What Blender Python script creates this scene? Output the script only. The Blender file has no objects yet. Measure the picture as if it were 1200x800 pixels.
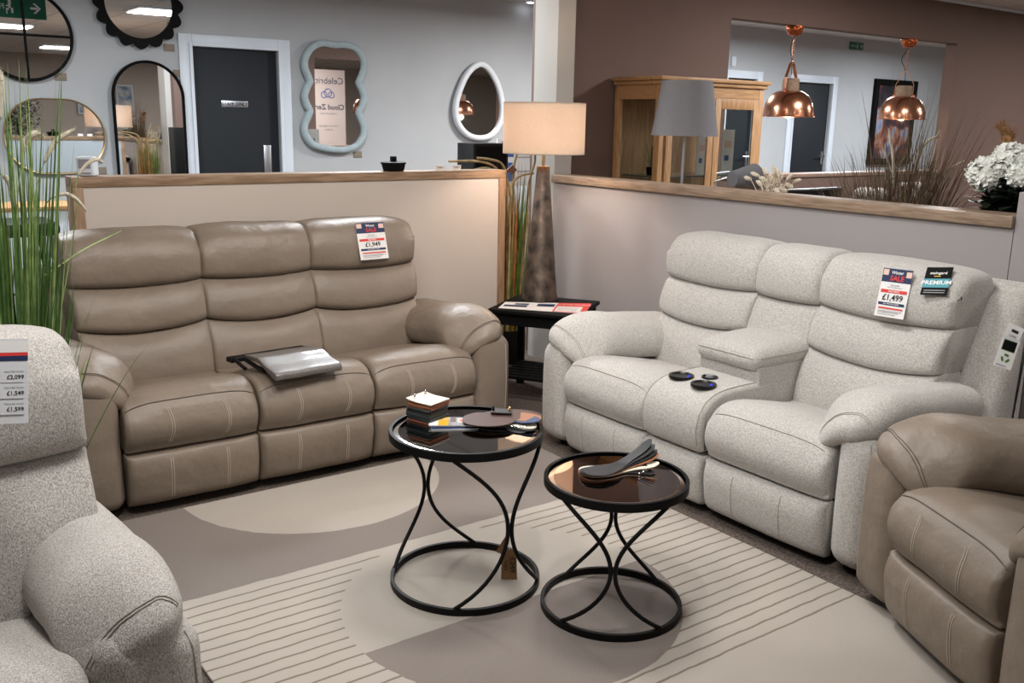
import bpy, bmesh, math, random
from mathutils import Vector, Matrix, noise
from mathutils.bvhtree import BVHTree
random.seed(7)
C = bpy.context.scene.collection
PI = math.pi
R = math.radians

# ------------------------------------------------------------------ camera
F, H = 1109.6, 1.5
AX = (Vector((0.81115, -0.58459, 0.0192)), Vector((0.11795, 0.19538, 0.97361)), Vector((0.57280, 0.78742, -0.22744)))  # right, up, forward in the world
def _basis():
    f = F
    vx = Vector((2172-600, -(171.8-400), -f)).normalized()
    vy = Vector((-223-600, -(125.6-400), -f))
    vy = (vy - vx*vy.dot(vx)).normalized()
    vz = vx.cross(vy)
    return vx, vy, vz
VX, VY, VZ = _basis()
cam = bpy.data.cameras.new('camera')
cam.sensor_width = 36; cam.lens = F/1200*36
cam.clip_end = 100
co = bpy.data.objects.new('camera', cam); C.objects.link(co)
co.matrix_world = Matrix(((VX.x, VX.y, VX.z, 0), (VY.x, VY.y, VY.z, 0), (VZ.x, VZ.y, VZ.z, H), (0, 0, 0, 1)))
bpy.context.scene.camera = co

def ray(px, py):
    r = Vector((px-600, -(py-400), -F))
    return Vector((VX.dot(r), VY.dot(r), VZ.dot(r)))
def on(axis, v, px, py):          # the point of the plane axis = v seen in the photograph at px, py
    r = ray(px, py)
    if axis == 'z': t = (v-H)/r.z
    elif axis == 'y': t = v/r.y
    else: t = v/r.x
    return Vector((r.x*t, r.y*t, H+r.z*t))

# ------------------------------------------------------------------ world and exposure
sc = bpy.context.scene
sc.view_settings.view_transform = 'Standard'; sc.view_settings.look = 'None'
sc.view_settings.gamma = 1; sc.view_settings.use_curve_mapping = False
sc.view_settings.exposure = 0.0
w = bpy.data.worlds.new('world'); sc.world = w; w.use_nodes = True
w.node_tree.nodes['Background'].inputs[0].default_value = (0.9, 0.93, 1, 1)
w.node_tree.nodes['Background'].inputs[1].default_value = 0.22

# ------------------------------------------------------------------ ceiling lights: (x, y, z, size, watts, colour)
CZ = 2.60            # ceiling over the sofa area
CZB = 2.72           # ceiling over the aisle by the mirror wall
WARM = (1, 0.87, 0.76); NEUT = (1, 0.98, 0.96); COOL = (0.91, 0.96, 1)
PANELS = [
    (0.5, 1.85, CZ, .6, 38, NEUT), (2.2, 2.6, CZ, .6, 34, NEUT), (-1.6, 3.4, CZ, .6, 20, NEUT),
    (3.6, -1.4, CZ, .6, 26, NEUT), (0.2, -2.4, CZ, .6, 24, NEUT),
    (0.6, 6.3, CZ, .6, 78, COOL), (3.2, 5.9, CZ, .6, 95, COOL), (6.2, 6.6, CZ, .6, 100, NEUT), (9.4, 6.6, CZ, .6, 130, COOL), (12.4, 6.6, CZ, .6, 100, COOL),
    (6.0, 3.1, CZ, .6, 85, NEUT), (9.6, 2.8, CZ, .6, 70, NEUT), (6.4, -1.2, CZ, .6, 60, NEUT), (11.5, 1.5, CZ, .6, 90, NEUT),  # last two panels added to brighten what the wavy and egg mirrors reflect
]
def area_lamp(x, y, z, size, watts, col):
    l = bpy.data.lights.new('panel_lamp', 'AREA'); l.shape = 'SQUARE'; l.size = size*.9; l.energy = watts; l.color = col
    o = bpy.data.objects.new('panel_lamp', l); C.objects.link(o); o.location = (x, y, z-.035)
    return o
def spot_lamp(x, y, z, tx, ty, tz, watts, cone, col, soft=.05):
    l = bpy.data.lights.new('spot_lamp', 'SPOT'); l.energy = watts; l.color = col; l.spot_size = math.radians(cone); l.spot_blend = .6; l.shadow_soft_size = soft
    o = bpy.data.objects.new('spot_lamp', l); C.objects.link(o); o.location = (x, y, z)
    o.rotation_euler = (Vector((tx, ty, tz))-Vector((x, y, z))).to_track_quat('-Z', 'Y').to_euler()
    return o
PANEL_LAMPS = [area_lamp(*p) for p in PANELS]
# ceiling spotlights: from, towards, watts, cone, colour
SPOTS = [
    (1.2, 1.6, CZ-.12, 3.1, 2.6, .5, 60, 75, NEUT), (1.9, 1.0, CZ-.12, 3.0, 2.4, .5, 22, 60, NEUT),
    (1.2, 2.2, CZ-.12, 1.8, 4.4, .8, 60, 85, WARM),
]
SPOT_LAMPS = [spot_lamp(*p) for p in SPOTS]

# ------------------------------------------------------------------ helpers
def srgb(h):
    c = [int(h[i:i+2], 16)/255 for i in (0, 2, 4)]
    return [x/12.92 if x <= .04045 else ((x+.055)/1.055)**2.4 for x in c]
def mat(name, col, rough=.6, metal=0, var=0, vscale=8, stretch=(1, 1, 1), bump=0, bscale=200, bump2=0, b2scale=20, col2=None, spec=None, emit=None, es=0, trans=0, coat=0, detail=3, ior=None, sheen=0):
    m = bpy.data.materials.new(name); m.use_nodes = True
    nt = m.node_tree; b = nt.nodes['Principled BSDF']
    c = srgb(col) if isinstance(col, str) else col
    b.inputs['Base Color'].default_value = (*c, 1)
    b.inputs['Roughness'].default_value = rough; b.inputs['Metallic'].default_value = metal
    if spec is not None: b.inputs['Specular IOR Level'].default_value = spec
    if trans: b.inputs['Transmission Weight'].default_value = trans
    if ior: b.inputs['IOR'].default_value = ior
    if coat: b.inputs['Coat Weight'].default_value = coat
    if sheen: b.inputs['Sheen Weight'].default_value = sheen
    if emit:
        e = srgb(emit) if isinstance(emit, str) else emit
        b.inputs['Emission Color'].default_value = (*e, 1); b.inputs['Emission Strength'].default_value = es
    if var or bump or bump2 or col2:
        tc = nt.nodes.new('ShaderNodeTexCoord'); mp = nt.nodes.new('ShaderNodeMapping')
        mp.inputs['Scale'].default_value = stretch
        nt.links.new(tc.outputs['Object'], mp.inputs['Vector'])
        if var or col2:
            n = nt.nodes.new('ShaderNodeTexNoise'); n.inputs['Scale'].default_value = vscale; n.inputs['Detail'].default_value = detail
            nt.links.new(mp.outputs[0], n.inputs['Vector'])
            rp = nt.nodes.new('ShaderNodeValToRGB'); rp.color_ramp.elements[0].position = .35; rp.color_ramp.elements[1].position = .65
            c2 = srgb(col2) if isinstance(col2, str) else (col2 or [x*(1-var) for x in c])
            rp.color_ramp.elements[0].color = (*c2, 1); rp.color_ramp.elements[1].color = (*c, 1)
            nt.links.new(n.outputs['Fac'], rp.inputs[0]); nt.links.new(rp.outputs[0], b.inputs['Base Color'])
        prev = None
        for s, k, d in ((b2scale, bump2, .01), (bscale, bump, .002)):
            if not k: continue
            n = nt.nodes.new('ShaderNodeTexNoise'); n.inputs['Scale'].default_value = s; n.inputs['Detail'].default_value = 3
            nt.links.new(mp.outputs[0], n.inputs['Vector'])
            bp = nt.nodes.new('ShaderNodeBump'); bp.inputs['Strength'].default_value = k; bp.inputs['Distance'].default_value = d
            nt.links.new(n.outputs['Fac'], bp.inputs['Height'])
            if prev: nt.links.new(prev.outputs[0], bp.inputs['Normal'])
            prev = bp
        nt.links.new(prev.outputs[0], b.inputs['Normal']) if prev else None
    return m

def tag(o, label=None, cat=None, group=None, kind=None):
    if label: o['label'] = label
    if cat: o['category'] = cat
    if group: o['group'] = group
    if kind: o['kind'] = kind
    return o
def thing(name, label, cat, loc=(0, 0, 0), rz=0, group=None):
    o = bpy.data.objects.new(name, None); C.objects.link(o); o.empty_display_size = .1
    o.location = loc; o.rotation_euler = (0, 0, rz)
    return tag(o, label, cat, group)
def obj(name, bm, m, parent=None, smooth=True, angle=40, label=None, loc=None, rot=None):
    me = bpy.data.meshes.new(name)
    bmesh.ops.recalc_face_normals(bm, faces=bm.faces)
    bm.to_mesh(me); bm.free()
    ms = m if isinstance(m, (list, tuple)) else [m]
    for k in ms: me.materials.append(k)
    if smooth:
        for p in me.polygons: p.use_smooth = True
        if angle: me.set_sharp_from_angle(angle=R(angle))
    o = bpy.data.objects.new(name, me); C.objects.link(o)
    if parent: o.parent = parent
    if label: o['label'] = label
    if loc is not None: o.location = loc
    if rot is not None: o.rotation_euler = rot
    return o
def struct(name, bm, m, **k):
    o = obj(name, bm, m, **k); o['kind'] = 'structure'; return o
def BM(): return bmesh.new()
def box(bm, x0, y0, z0, x1, y1, z1, bev=0, mi=0, mtx=None):
    r = bmesh.ops.create_cube(bm, size=1)
    vs = r['verts']
    for v in vs:
        v.co = Vector(((x0+x1)/2+v.co.x*(x1-x0), (y0+y1)/2+v.co.y*(y1-y0), (z0+z1)/2+v.co.z*(z1-z0)))
    fs = list({f for v in vs for f in v.link_faces})
    for f in fs: f.material_index = mi
    if bev:
        es = list({e for v in vs for e in v.link_edges})
        g = bmesh.ops.bevel(bm, geom=es, offset=bev, segments=2, affect='EDGES', profile=.5)
        vs = list({v for f in g['faces'] for v in f.verts} | {v for v in vs if v.is_valid})
    if mtx is not None:
        for v in vs: v.co = mtx @ v.co
    return vs
def bx(x0, y0, z0, x1, y1, z1, bev=0):
    bm = BM(); box(bm, x0, y0, z0, x1, y1, z1, bev); return bm
def tube(bm, pts, r, n=8, closed=False, cap=True, mi=0):
    pts = [Vector(p) for p in pts]; N = len(pts)
    rr = r if isinstance(r, (list, tuple)) else [r]*N
    rings = []; up = None
    for i, p in enumerate(pts):
        if closed: t = pts[(i+1) % N]-pts[i-1]
        else: t = pts[min(i+1, N-1)]-pts[max(i-1, 0)]
        t.normalize()
        if up is None:
            up = Vector((0, 0, 1)) if abs(t.z) < .9 else Vector((1, 0, 0))
        a = (up-t*up.dot(t))
        if a.length < 1e-5: a = t.orthogonal()
        a.normalize(); b = t.cross(a); up = a
        rings.append([bm.verts.new(p+(a*math.cos(2*PI*k/n)+b*math.sin(2*PI*k/n))*rr[i]) for k in range(n)])
    M = N if closed else N-1
    for i in range(M):
        A, B = rings[i], rings[(i+1) % N]
        for k in range(n):
            f = bm.faces.new((A[k], A[(k+1) % n], B[(k+1) % n], B[k])); f.material_index = mi
    if cap and not closed:
        for q in (rings[0][::-1], rings[-1]):
            f = bm.faces.new(q); f.material_index = mi
def lathe(bm, prof, n=48, center=(0, 0, 0), mi=0, close=False):
    rings = []; c = Vector(center)
    for r, z in prof:
        if r < 1e-6: rings.append([bm.verts.new(c+Vector((0, 0, z)))])
        else: rings.append([bm.verts.new(c+Vector((r*math.cos(2*PI*k/n), r*math.sin(2*PI*k/n), z))) for k in range(n)])
    seq = list(zip(rings, rings[1:]))
    if close: seq.append((rings[-1], rings[0]))
    for A, B in seq:
        for k in range(n):
            if len(A) == 1 and len(B) == 1: continue
            if len(A) == 1: f = bm.faces.new((A[0], B[(k+1) % n], B[k]))
            elif len(B) == 1: f = bm.faces.new((A[k], A[(k+1) % n], B[0]))
            else: f = bm.faces.new((A[k], A[(k+1) % n], B[(k+1) % n], B[k]))
            f.material_index = mi
def prism(bm, outline, d0, d1, plane='xz', mi=0):      # outline in a plane, extruded along the third axis
    def P(a, b, d): return Vector((a, d, b)) if plane == 'xz' else Vector((a, b, d)) if plane == 'xy' else Vector((d, a, b))
    A = [bm.verts.new(P(a, b, d0)) for a, b in outline]; B = [bm.verts.new(P(a, b, d1)) for a, b in outline]
    n = len(A); fs = [bm.faces.new(A), bm.faces.new(B[::-1])]
    for i in range(n): fs.append(bm.faces.new((A[i], B[i], B[(i+1) % n], A[(i+1) % n])))
    for f in fs: f.material_index = mi
def catmull(pts, sub=4, closed=True):
    pts = [Vector(p) for p in pts]; n = len(pts); out = []
    rng = range(n) if closed else range(n-1)
    for i in rng:
        if closed: p0, p1, p2, p3 = pts[i-1], pts[i], pts[(i+1) % n], pts[(i+2) % n]
        else: p0, p1, p2, p3 = pts[max(i-1, 0)], pts[i], pts[i+1], pts[min(i+2, n-1)]
        for k in range(sub):
            t = k/sub
            out.append(.5*((2*p1)+(p2-p0)*t+(2*p0-5*p1+4*p2-p3)*t*t+(3*p1-p0-3*p2+p3)*t**3))
    if not closed: out.append(pts[-1].copy())
    return out
def rbox(sx, sy, sz, r, n=10, nc=4, fn=None, center=(0, 0, 0)):
    """box with really round edges, gridded so fn(Vector normalised -1..1, Vector) can shape it"""
    bm = BM(); h = Vector((sx/2, sy/2, sz/2)); r = min(r, h.x*.98, h.y*.98, h.z*.98)
    def axis(a):
        c = [a-r+r*math.tan(PI/4*k/nc) for k in range(nc+1)]
        m = max(2, int(n*a/max(h)))
        mid = [-(a-r)+2*(a-r)*k/m for k in range(1, m)]
        return [-q for q in c[::-1]]+mid+c
    ax = [axis(h.x), axis(h.y), axis(h.z)]; cache = {}
    def vert(p):
        key = tuple(round(q, 6) for q in p)
        if key not in cache:
            inner = Vector([max(-(h[i]-r), min(h[i]-r, p[i])) for i in range(3)])
            d = p-inner
            q = inner+d.normalized()*r if d.length > 1e-9 else p.copy()
            if fn: q = fn(Vector((q.x/h.x, q.y/h.y, q.z/h.z)), q)
            cache[key] = bm.verts.new(q+Vector(center))
        return cache[key]
    for a in range(3):
        u, v = (a+1) % 3, (a+2) % 3
        for s in (-1, 1):
            for i in range(len(ax[u])-1):
                for j in range(len(ax[v])-1):
                    q = []
                    for di, dj in ((0, 0), (1, 0), (1, 1), (0, 1)):
                        p = Vector((0, 0, 0)); p[a] = s*h[a]; p[u] = ax[u][i+di]; p[v] = ax[v][j+dj]
                        q.append(vert(p))
                    if s < 0: q = q[::-1]
                    try: bm.faces.new(q)
                    except ValueError: pass
    return bm
def sweep(prof, x0, x1, r=.035, nmid=16, pillow=.0, fn=None, sub=4, nc=5, smooth=True, wf=None):
    """closed (y,z) profile swept along x, its ends rolled over with radius r; fn(u,-1..1, p) reshapes"""
    P = catmull([(a, b, 0) for a, b in prof], sub) if smooth else [Vector((a, b, 0)) for a, b in prof]
    n = len(P); area = sum(P[i].x*P[(i+1) % n].y-P[(i+1) % n].x*P[i].y for i in range(n))
    s = 1 if area > 0 else -1; N = []
    for i in range(n):
        t = P[(i+1) % n]-P[i-1]; t = t.normalized() if t.length > 0 else Vector((1, 0, 0))
        N.append(Vector((-t.y, t.x, 0))*s)     # inward
    st = []
    L = x1-x0
    for k in range(nc+1):
        a = PI/2*k/nc; st.append((x0+r*(1-math.cos(a)), r*(1-math.sin(a))))
    for k in range(1, nmid): st.append((x0+r+(L-2*r)*k/nmid, 0))
    for k in range(nc, -1, -1):
        a = PI/2*k/nc; st.append((x1-r*(1-math.cos(a)), r*(1-math.sin(a))))
    bm = BM(); rings = []
    for x, ins in st:
        u = (2*x-x0-x1)/L
        ins += pillow*abs(u)**3
        ring = []
        for p, q in zip(P, N):
            k = ins*(wf(p, q) if wf else 1)
            v = Vector((x, p.x+q.x*k, p.y+q.y*k))
            if fn: v = fn(u, v)
            ring.append(bm.verts.new(v))
        rings.append(ring)
    for A, B in zip(rings, rings[1:]):
        for i in range(n): bm.faces.new((A[i], A[(i+1) % n], B[(i+1) % n], B[i]))
    bm.faces.new(rings[0][::-1]); bm.faces.new(rings[-1])
    return bm
def wrinkle(bm, amp, f=6, seed=0):
    bm.normal_update()
    for v in bm.verts:
        p = v.co*f+Vector((seed, seed*.7, 0))
        v.co = v.co+v.normal*(noise.noise(p)*amp+noise.noise(p*3.1)*amp*.4)
    return bm
def snap(bm, pts, off=.0008):
    t = BVHTree.FromBMesh(bm); out = []
    for p in pts:
        l, nrm, i, d = t.find_nearest(Vector(p))
        out.append(l+(Vector(p)-l).normalized()*0+nrm*off if l else Vector(p))
    return out
def text_bm(bm, body, size, x, y, mi=0, align='CENTER', z=.0006, sx=1, bold=0, mtx=None):
    cu = bpy.data.curves.new('t', 'FONT'); cu.body = body; cu.size = size; cu.align_x = align; cu.align_y = 'CENTER'; cu.offset = bold; cu.resolution_u = 2
    o = bpy.data.objects.new('t', cu); C.objects.link(o)
    me = bpy.data.meshes.new_from_object(o)
    vs = [bm.verts.new(Vector((v.co.x*sx+x, v.co.y+y, z))) for v in me.vertices]
    for p in me.polygons:
        try:
            f = bm.faces.new([vs[i] for i in p.vertices]); f.material_index = mi
        except ValueError: pass
    if mtx is not None:
        for v in vs: v.co = mtx @ v.co
    bpy.data.objects.remove(o); bpy.data.curves.remove(cu); bpy.data.meshes.remove(me)
def quad(bm, x0, y0, x1, y1, z, mi=0):
    f = bm.faces.new([bm.verts.new(p) for p in ((x0, y0, z), (x1, y0, z), (x1, y1, z), (x0, y1, z))]); f.material_index = mi

# ------------------------------------------------------------------ materials
LEATHER = dict(rough=.43, var=.12, vscale=5, bump=.35, bscale=420, bump2=.6, b2scale=16, spec=.5)
m_leather = mat('taupe_leather', '7f7265', **LEATHER)
m_stitch = mat('pale_stitching', 'b5aa9c', .7)
m_stitchd = mat('dark_piping', '54483e', .6)
m_boucle = mat('cream_boucle', 'c4c0ba', .95, var=.34, vscale=170, bump=1, bscale=260, bump2=.25, b2scale=9, sheen=.3)
m_boucled = mat('boucle_seam', 'a0988d', .95)
m_tweed = mat('grey_tweed', 'c4c0bb', .95, col2='8a857f', vscale=330, bump=1, bscale=420, bump2=.2, b2scale=12, detail=6, stretch=(1, 1, .6))
m_tweedd = mat('tweed_seam', '8c867d', .95)
m_underside = mat('black_lining', '141312', .9)
m_plastic = mat('black_plastic', '0d0d0e', .3)
m_plasticsoft = mat('black_matt', '060607', .55, spec=.3, bump=.2, bscale=90)
m_blackmetal = mat('black_metal', '040405', .5, spec=.2, bump=.15, bscale=200)
m_blue = mat('blue_led', '1020c0', .4, emit='1a38ff', es=.6)
m_partition = mat('warm_white_paint', 'c3b9b0', .75, var=.03, vscale=2, bump=.1, bscale=120)
m_mirrorwall = mat('cool_white_paint', 'b1b4b7', .8, var=.04, vscale=3, bump=.25, bscale=60)
m_brown = mat('brown_paint', '6d5850', .8, var=.05, vscale=3, bump=.2, bscale=70)
m_white = mat('white_gloss', 'd3dbe4', .4, var=.03, vscale=8)
m_oak = mat('oak_lipping', '9c8168', .5, col2='7c634c', vscale=14, stretch=(.6, 6, 6), bump=.3, bscale=60)
m_oaky = mat('oak_lipping_lengthwise', '9a8470', .5, col2='7a6450', vscale=14, stretch=(6, .6, 6), bump=.3, bscale=60)
m_oakz = mat('honey_oak', 'bd9468', .5, col2='a1784e', vscale=12, stretch=(6, 6, .6), bump=.2, bscale=60)
m_oakx = mat('honey_oak_rail', 'bd9468', .5, col2='a1784e', vscale=12, stretch=(.6, 6, 6), bump=.2, bscale=60)
m_charcoal = mat('charcoal_door', '1b2026', .6, spec=.3, var=.1, vscale=20, bump=.1, bscale=80)
m_steel = mat('brushed_steel', 'b5bac0', .35, metal=1, bump=.1, bscale=120)
m_chrome = mat('chrome', 'd0d0d0', .15, metal=1)
m_mirror = mat('mirror_silver', 'dedede', .015, metal=1, var=.01, vscale=2)
m_smoke = mat('smoked_mirror', '8c8e90', .03, metal=1, var=.02, vscale=3)
m_bronze = mat('bronze_mirror', 'b5a49b', .03, metal=1, var=.02, vscale=3)
m_bevel = mat('mirror_bevel', 'e8e2dc', .12, metal=1)
m_copper = mat('polished_copper', 'd29678', .22, metal=1, var=.12, vscale=14, bump=.05, bscale=60)
m_copperh = mat('hammered_copper', 'b5633c', .25, metal=1, bump2=1, b2scale=60)
m_gold = mat('pale_gold', 'c9ae82', .3, metal=1)
m_wood = mat('weathered_wood', '8c7762', .7, col2='6a5645', vscale=30, stretch=(1, 1, 8), bump=.4, bscale=90)
m_black = mat('black_paint', '040405', .65, spec=.15, bump=.2, bscale=150)
m_paper = mat('white_paper', 'e4e2e0', .5, var=.03, vscale=12)
m_cream = mat('cream_swatch', 'e2dac6', .6, var=.05, vscale=30)
m_red = mat('sale_red', 'd43a34', .5)
m_navy = mat('navy_print', '1e2c50', .5)
m_ink = mat('black_ink', '17181c', .5)
m_greyink = mat('grey_ink', '8c8c90', .5)
m_teal = mat('teal_print', '3f8f9c', .5)
m_green = mat('green_print', '3f6f20', .5)
m_signgreen = mat('sign_green', '0c5c44', .4)
m_pink = mat('pale_pink_print', 'dcbcae', .5)
m_bluep = mat('blue_print', '3b64a8', .5)
m_yellow = mat('yellow_print', 'd9a92c', .5)
m_kraft = mat('kraft_card', '8e6a45', .8, var=.15, vscale=40)
m_tagbrown = mat('taupe_label', '85796c', .7, var=.1, vscale=30)
m_string = mat('white_string', 'c9c2b4', .8)
m_sleeve = mat('clear_sleeve', 'd5d7da', .12, var=.05, vscale=20)
m_pack = mat('film_wrapped_fabric', '686360', .4, col2='5d5753', vscale=120, bump=.4, bscale=160, bump2=.15, b2scale=12, coat=.25)
m_soil = mat('dark_soil', '1c1713', .95, bump=1, bscale=60)
m_grass = mat('green_blades', '56763a', .55, col2='3c5a28', vscale=30)
m_grass2 = mat('light_green_blades', '8aa05c', .55, col2='647c3c', vscale=30)
m_reedg = mat('reed_green', '5c6f1e', .55, col2='3c5416', vscale=20)
m_reedo = mat('reed_rust', 'a2612a', .6, col2='7a4a22', vscale=20)
m_reedt = mat('reed_tan', 'a08a62', .65, col2='7d6a48', vscale=20)
m_dry = mat('dry_grass', '6c5c42', .8, col2='4c4030', vscale=30)
m_dry2 = mat('reddish_grass', '6a4a3a', .8, col2='4a352a', vscale=30)
m_plume = mat('cream_plume', 'c6bda9', .95, var=.15, vscale=80, bump=1, bscale=200)
m_bunny = mat('bunny_tail_cream', 'e6dcc8', .95, var=.15, vscale=60, bump=1, bscale=200)
m_pampas = mat('golden_pampas', 'a97f55', .95, var=.25, vscale=60, bump=1, bscale=200)
m_petal = mat('white_petal', 'f6f8f2', .7, var=.06, vscale=60)
m_leaf = mat('dark_leaf', '2c3f26', .5, col2='17241a', vscale=30)
m_leafl = mat('pale_leaf', '7f9c80', .5, var=.2, vscale=30)
m_leafd = mat('nearly_black_leaf', '1a2417', .5, var=.3, vscale=30)
m_stemb = mat('brown_stem', '4a3a2a', .8)
m_patina = mat('bronze_patina', '6b5c50', .5, metal=.5, col2='2e2826', vscale=13, bump=.6, bscale=80, bump2=.4, b2scale=18)
m_patinatop = mat('warm_bronze', '8d6a50', .4, metal=.6, var=.2, vscale=14)
m_dia = mat('corten_tag', '6e4a34', .5, metal=.5, var=.2, vscale=30)
m_greyshade = mat('grey_linen', '6d6e73', .9, var=.08, vscale=120, stretch=(1, 1, .3), bump=.4, bscale=300)
m_glasspane = mat('cabinet_glass', 'e8eeec', .02, trans=1, ior=1.2)
m_screen = mat('television_screen', '050507', .12)
m_blueframe = mat('pale_blue_wash', 'a5b5ba', .65, var=.12, vscale=20, bump=.3, bscale=80)
m_whiteframe = mat('white_lacquer', 'd9dde3', .45, var=.04, vscale=12)
m_brownswatch = mat('brown_leather_swatch', '4c342c', .5, bump=.3, bscale=200, var=.1)
m_tanswatch = mat('tan_leather_swatch', '9a6440', .5, bump=.3, bscale=200, var=.1)
m_blueswatch = mat('blue_leather_swatch', '2c3a5e', .5, bump=.3, bscale=200, var=.1)
m_greyswatch = mat('charcoal_leather_swatch', '2a2a2d', .5, bump=.3, bscale=200, var=.1)
m_blkswatch = mat('black_leather_swatch', '17171a', .45, bump=.3, bscale=200, var=.1)
m_rustswatch = mat('rust_leather_swatch', '7d4630', .55, var=.1)
m_tealswatch = mat('slate_leather_swatch', '3a4646', .55, var=.1)

def mat_shade(name, col, tr=.55):
    m = bpy.data.materials.new(name); m.use_nodes = True; nt = m.node_tree
    for n in list(nt.nodes):
        if n.type != 'OUTPUT_MATERIAL': nt.nodes.remove(n)
    out = [n for n in nt.nodes][0]
    tc = nt.nodes.new('ShaderNodeTexCoord'); no = nt.nodes.new('ShaderNodeTexNoise'); no.inputs['Scale'].default_value = 160
    mp = nt.nodes.new('ShaderNodeMapping'); mp.inputs['Scale'].default_value = (1, 1, 2.2)
    nt.links.new(tc.outputs['Object'], mp.inputs[0]); nt.links.new(mp.outputs[0], no.inputs['Vector'])
    rp = nt.nodes.new('ShaderNodeValToRGB'); c = srgb(col)
    rp.color_ramp.elements[0].color = (*[x*.86 for x in c], 1); rp.color_ramp.elements[1].color = (*c, 1)
    rp.color_ramp.elements[0].position = .3; rp.color_ramp.elements[1].position = .7
    nt.links.new(no.outputs['Fac'], rp.inputs[0])
    d = nt.nodes.new('ShaderNodeBsdfDiffuse'); t = nt.nodes.new('ShaderNodeBsdfTranslucent'); mx = nt.nodes.new('ShaderNodeMixShader')
    mx.inputs[0].default_value = tr
    nt.links.new(rp.outputs[0], d.inputs[0]); nt.links.new(rp.outputs[0], t.inputs[0])
    nt.links.new(d.outputs[0], mx.inputs[1]); nt.links.new(t.outputs[0], mx.inputs[2]); nt.links.new(mx.outputs[0], out.inputs['Surface'])
    return m
m_shade = mat_shade('glowing_linen', 'd8cabb', .37)
m_greysh = mat_shade('grey_linen_shade', '9a9a9f', .2)

# ------------------------------------------------------------------ room shell
def grid_mat(name, col, line, sx, sy, wd, rough=.8):
    m = mat(name, col, rough, var=.05, vscale=20, bump=.4, bscale=150)
    nt = m.node_tree; b = nt.nodes['Principled BSDF']
    src = b.inputs['Base Color'].links[0].from_socket
    tc = nt.nodes.new('ShaderNodeTexCoord'); sp = nt.nodes.new('ShaderNodeSeparateXYZ'); nt.links.new(tc.outputs['Object'], sp.inputs[0])
    outs = []
    for ax, s in (('X', sx), ('Y', sy)):
        a = nt.nodes.new('ShaderNodeMath'); a.operation = 'DIVIDE'; a.inputs[1].default_value = s; nt.links.new(sp.outputs[ax], a.inputs[0])
        f = nt.nodes.new('ShaderNodeMath'); f.operation = 'FRACT'; nt.links.new(a.outputs[0], f.inputs[0])
        l = nt.nodes.new('ShaderNodeMath'); l.operation = 'LESS_THAN'; l.inputs[1].default_value = wd/s; nt.links.new(f.outputs[0], l.inputs[0]); outs.append(l)
    mxm = nt.nodes.new('ShaderNodeMath'); mxm.operation = 'MAXIMUM'; nt.links.new(outs[0].outputs[0], mxm.inputs[0]); nt.links.new(outs[1].outputs[0], mxm.inputs[1])
    mx = nt.nodes.new('ShaderNodeMix'); mx.data_type = 'RGBA'; nt.links.new(mxm.outputs[0], mx.inputs['Factor']); nt.links.new(src, mx.inputs[6])
    mx.inputs[7].default_value = (*srgb(line), 1); nt.links.new(mx.outputs[2], b.inputs['Base Color'])
    return m
m_carpet = mat('dark_carpet', '6b5f58', .95, col2='40372f', vscale=90, bump=1, bscale=250, detail=5)
m_ceil = grid_mat('ceiling_tile', 'dedad6', 'a8a4a0', .6, .6, .02)
YB = 8.5     # mirror wall
YM = 4.85    # brown wall with the opening
struct('floor', bx(-4, -4, -.1, 15, YB+.1, 0), m_carpet)
struct('ceiling', bx(-4, -4, CZ, 15, YM+1.9, CZ+.1), m_ceil)
struct('ceiling', bx(-4, YM+1.9, CZB, 15, YB+.1, CZB+.1), m_ceil)
struct('trim_1', bx(-4, YM+1.88, CZ, 15, YM+1.92, CZB+.02), m_white)
struct('wall_left', bx(-4.1, -4, 0, -4, YB, 2.8), m_partition)
struct('wall_right', bx(15, -4, 0, 15.1, YB, 2.8), m_partition)
struct('wall_front', bx(-4, -4.1, 0, 15, -4, 2.8), m_partition)
# mirror wall, with three door openings cut by building it from pieces
D1 = (2.70, 3.50, 2.08)
D2 = (9.02, 9.90, 2.10); D3 = (10.80, 11.62, 2.10)
def wall_with_doors(y0, y1, x0, x1, zt, doors):
    bm = BM(); x = x0
    for a, b, h in doors:
        box(bm, x, y0, 0, a, y1, zt); box(bm, a, y0, h, b, y1, zt); x = b
    box(bm, x, y0, 0, x1, y1, zt); return bm
def dpx(px0, px1): return on('y', YB, px0, 120).x, on('y', YB, px1, 120).x
d1 = dpx(228, 327); d2 = dpx(856, 884); d3 = dpx(930, 973)
zt1 = on('y', YB, 275, 57).z; zt3 = on('y', YB, 950, 97).z
doors = [(d1[0], d1[1], zt1), (d2[0]-.1, d2[1], zt3), (d3[0], d3[1], zt3)]
struct('wall_back', wall_with_doors(YB, YB+.1, -4, 15, 2.8, doors), m_mirrorwall)
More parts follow.
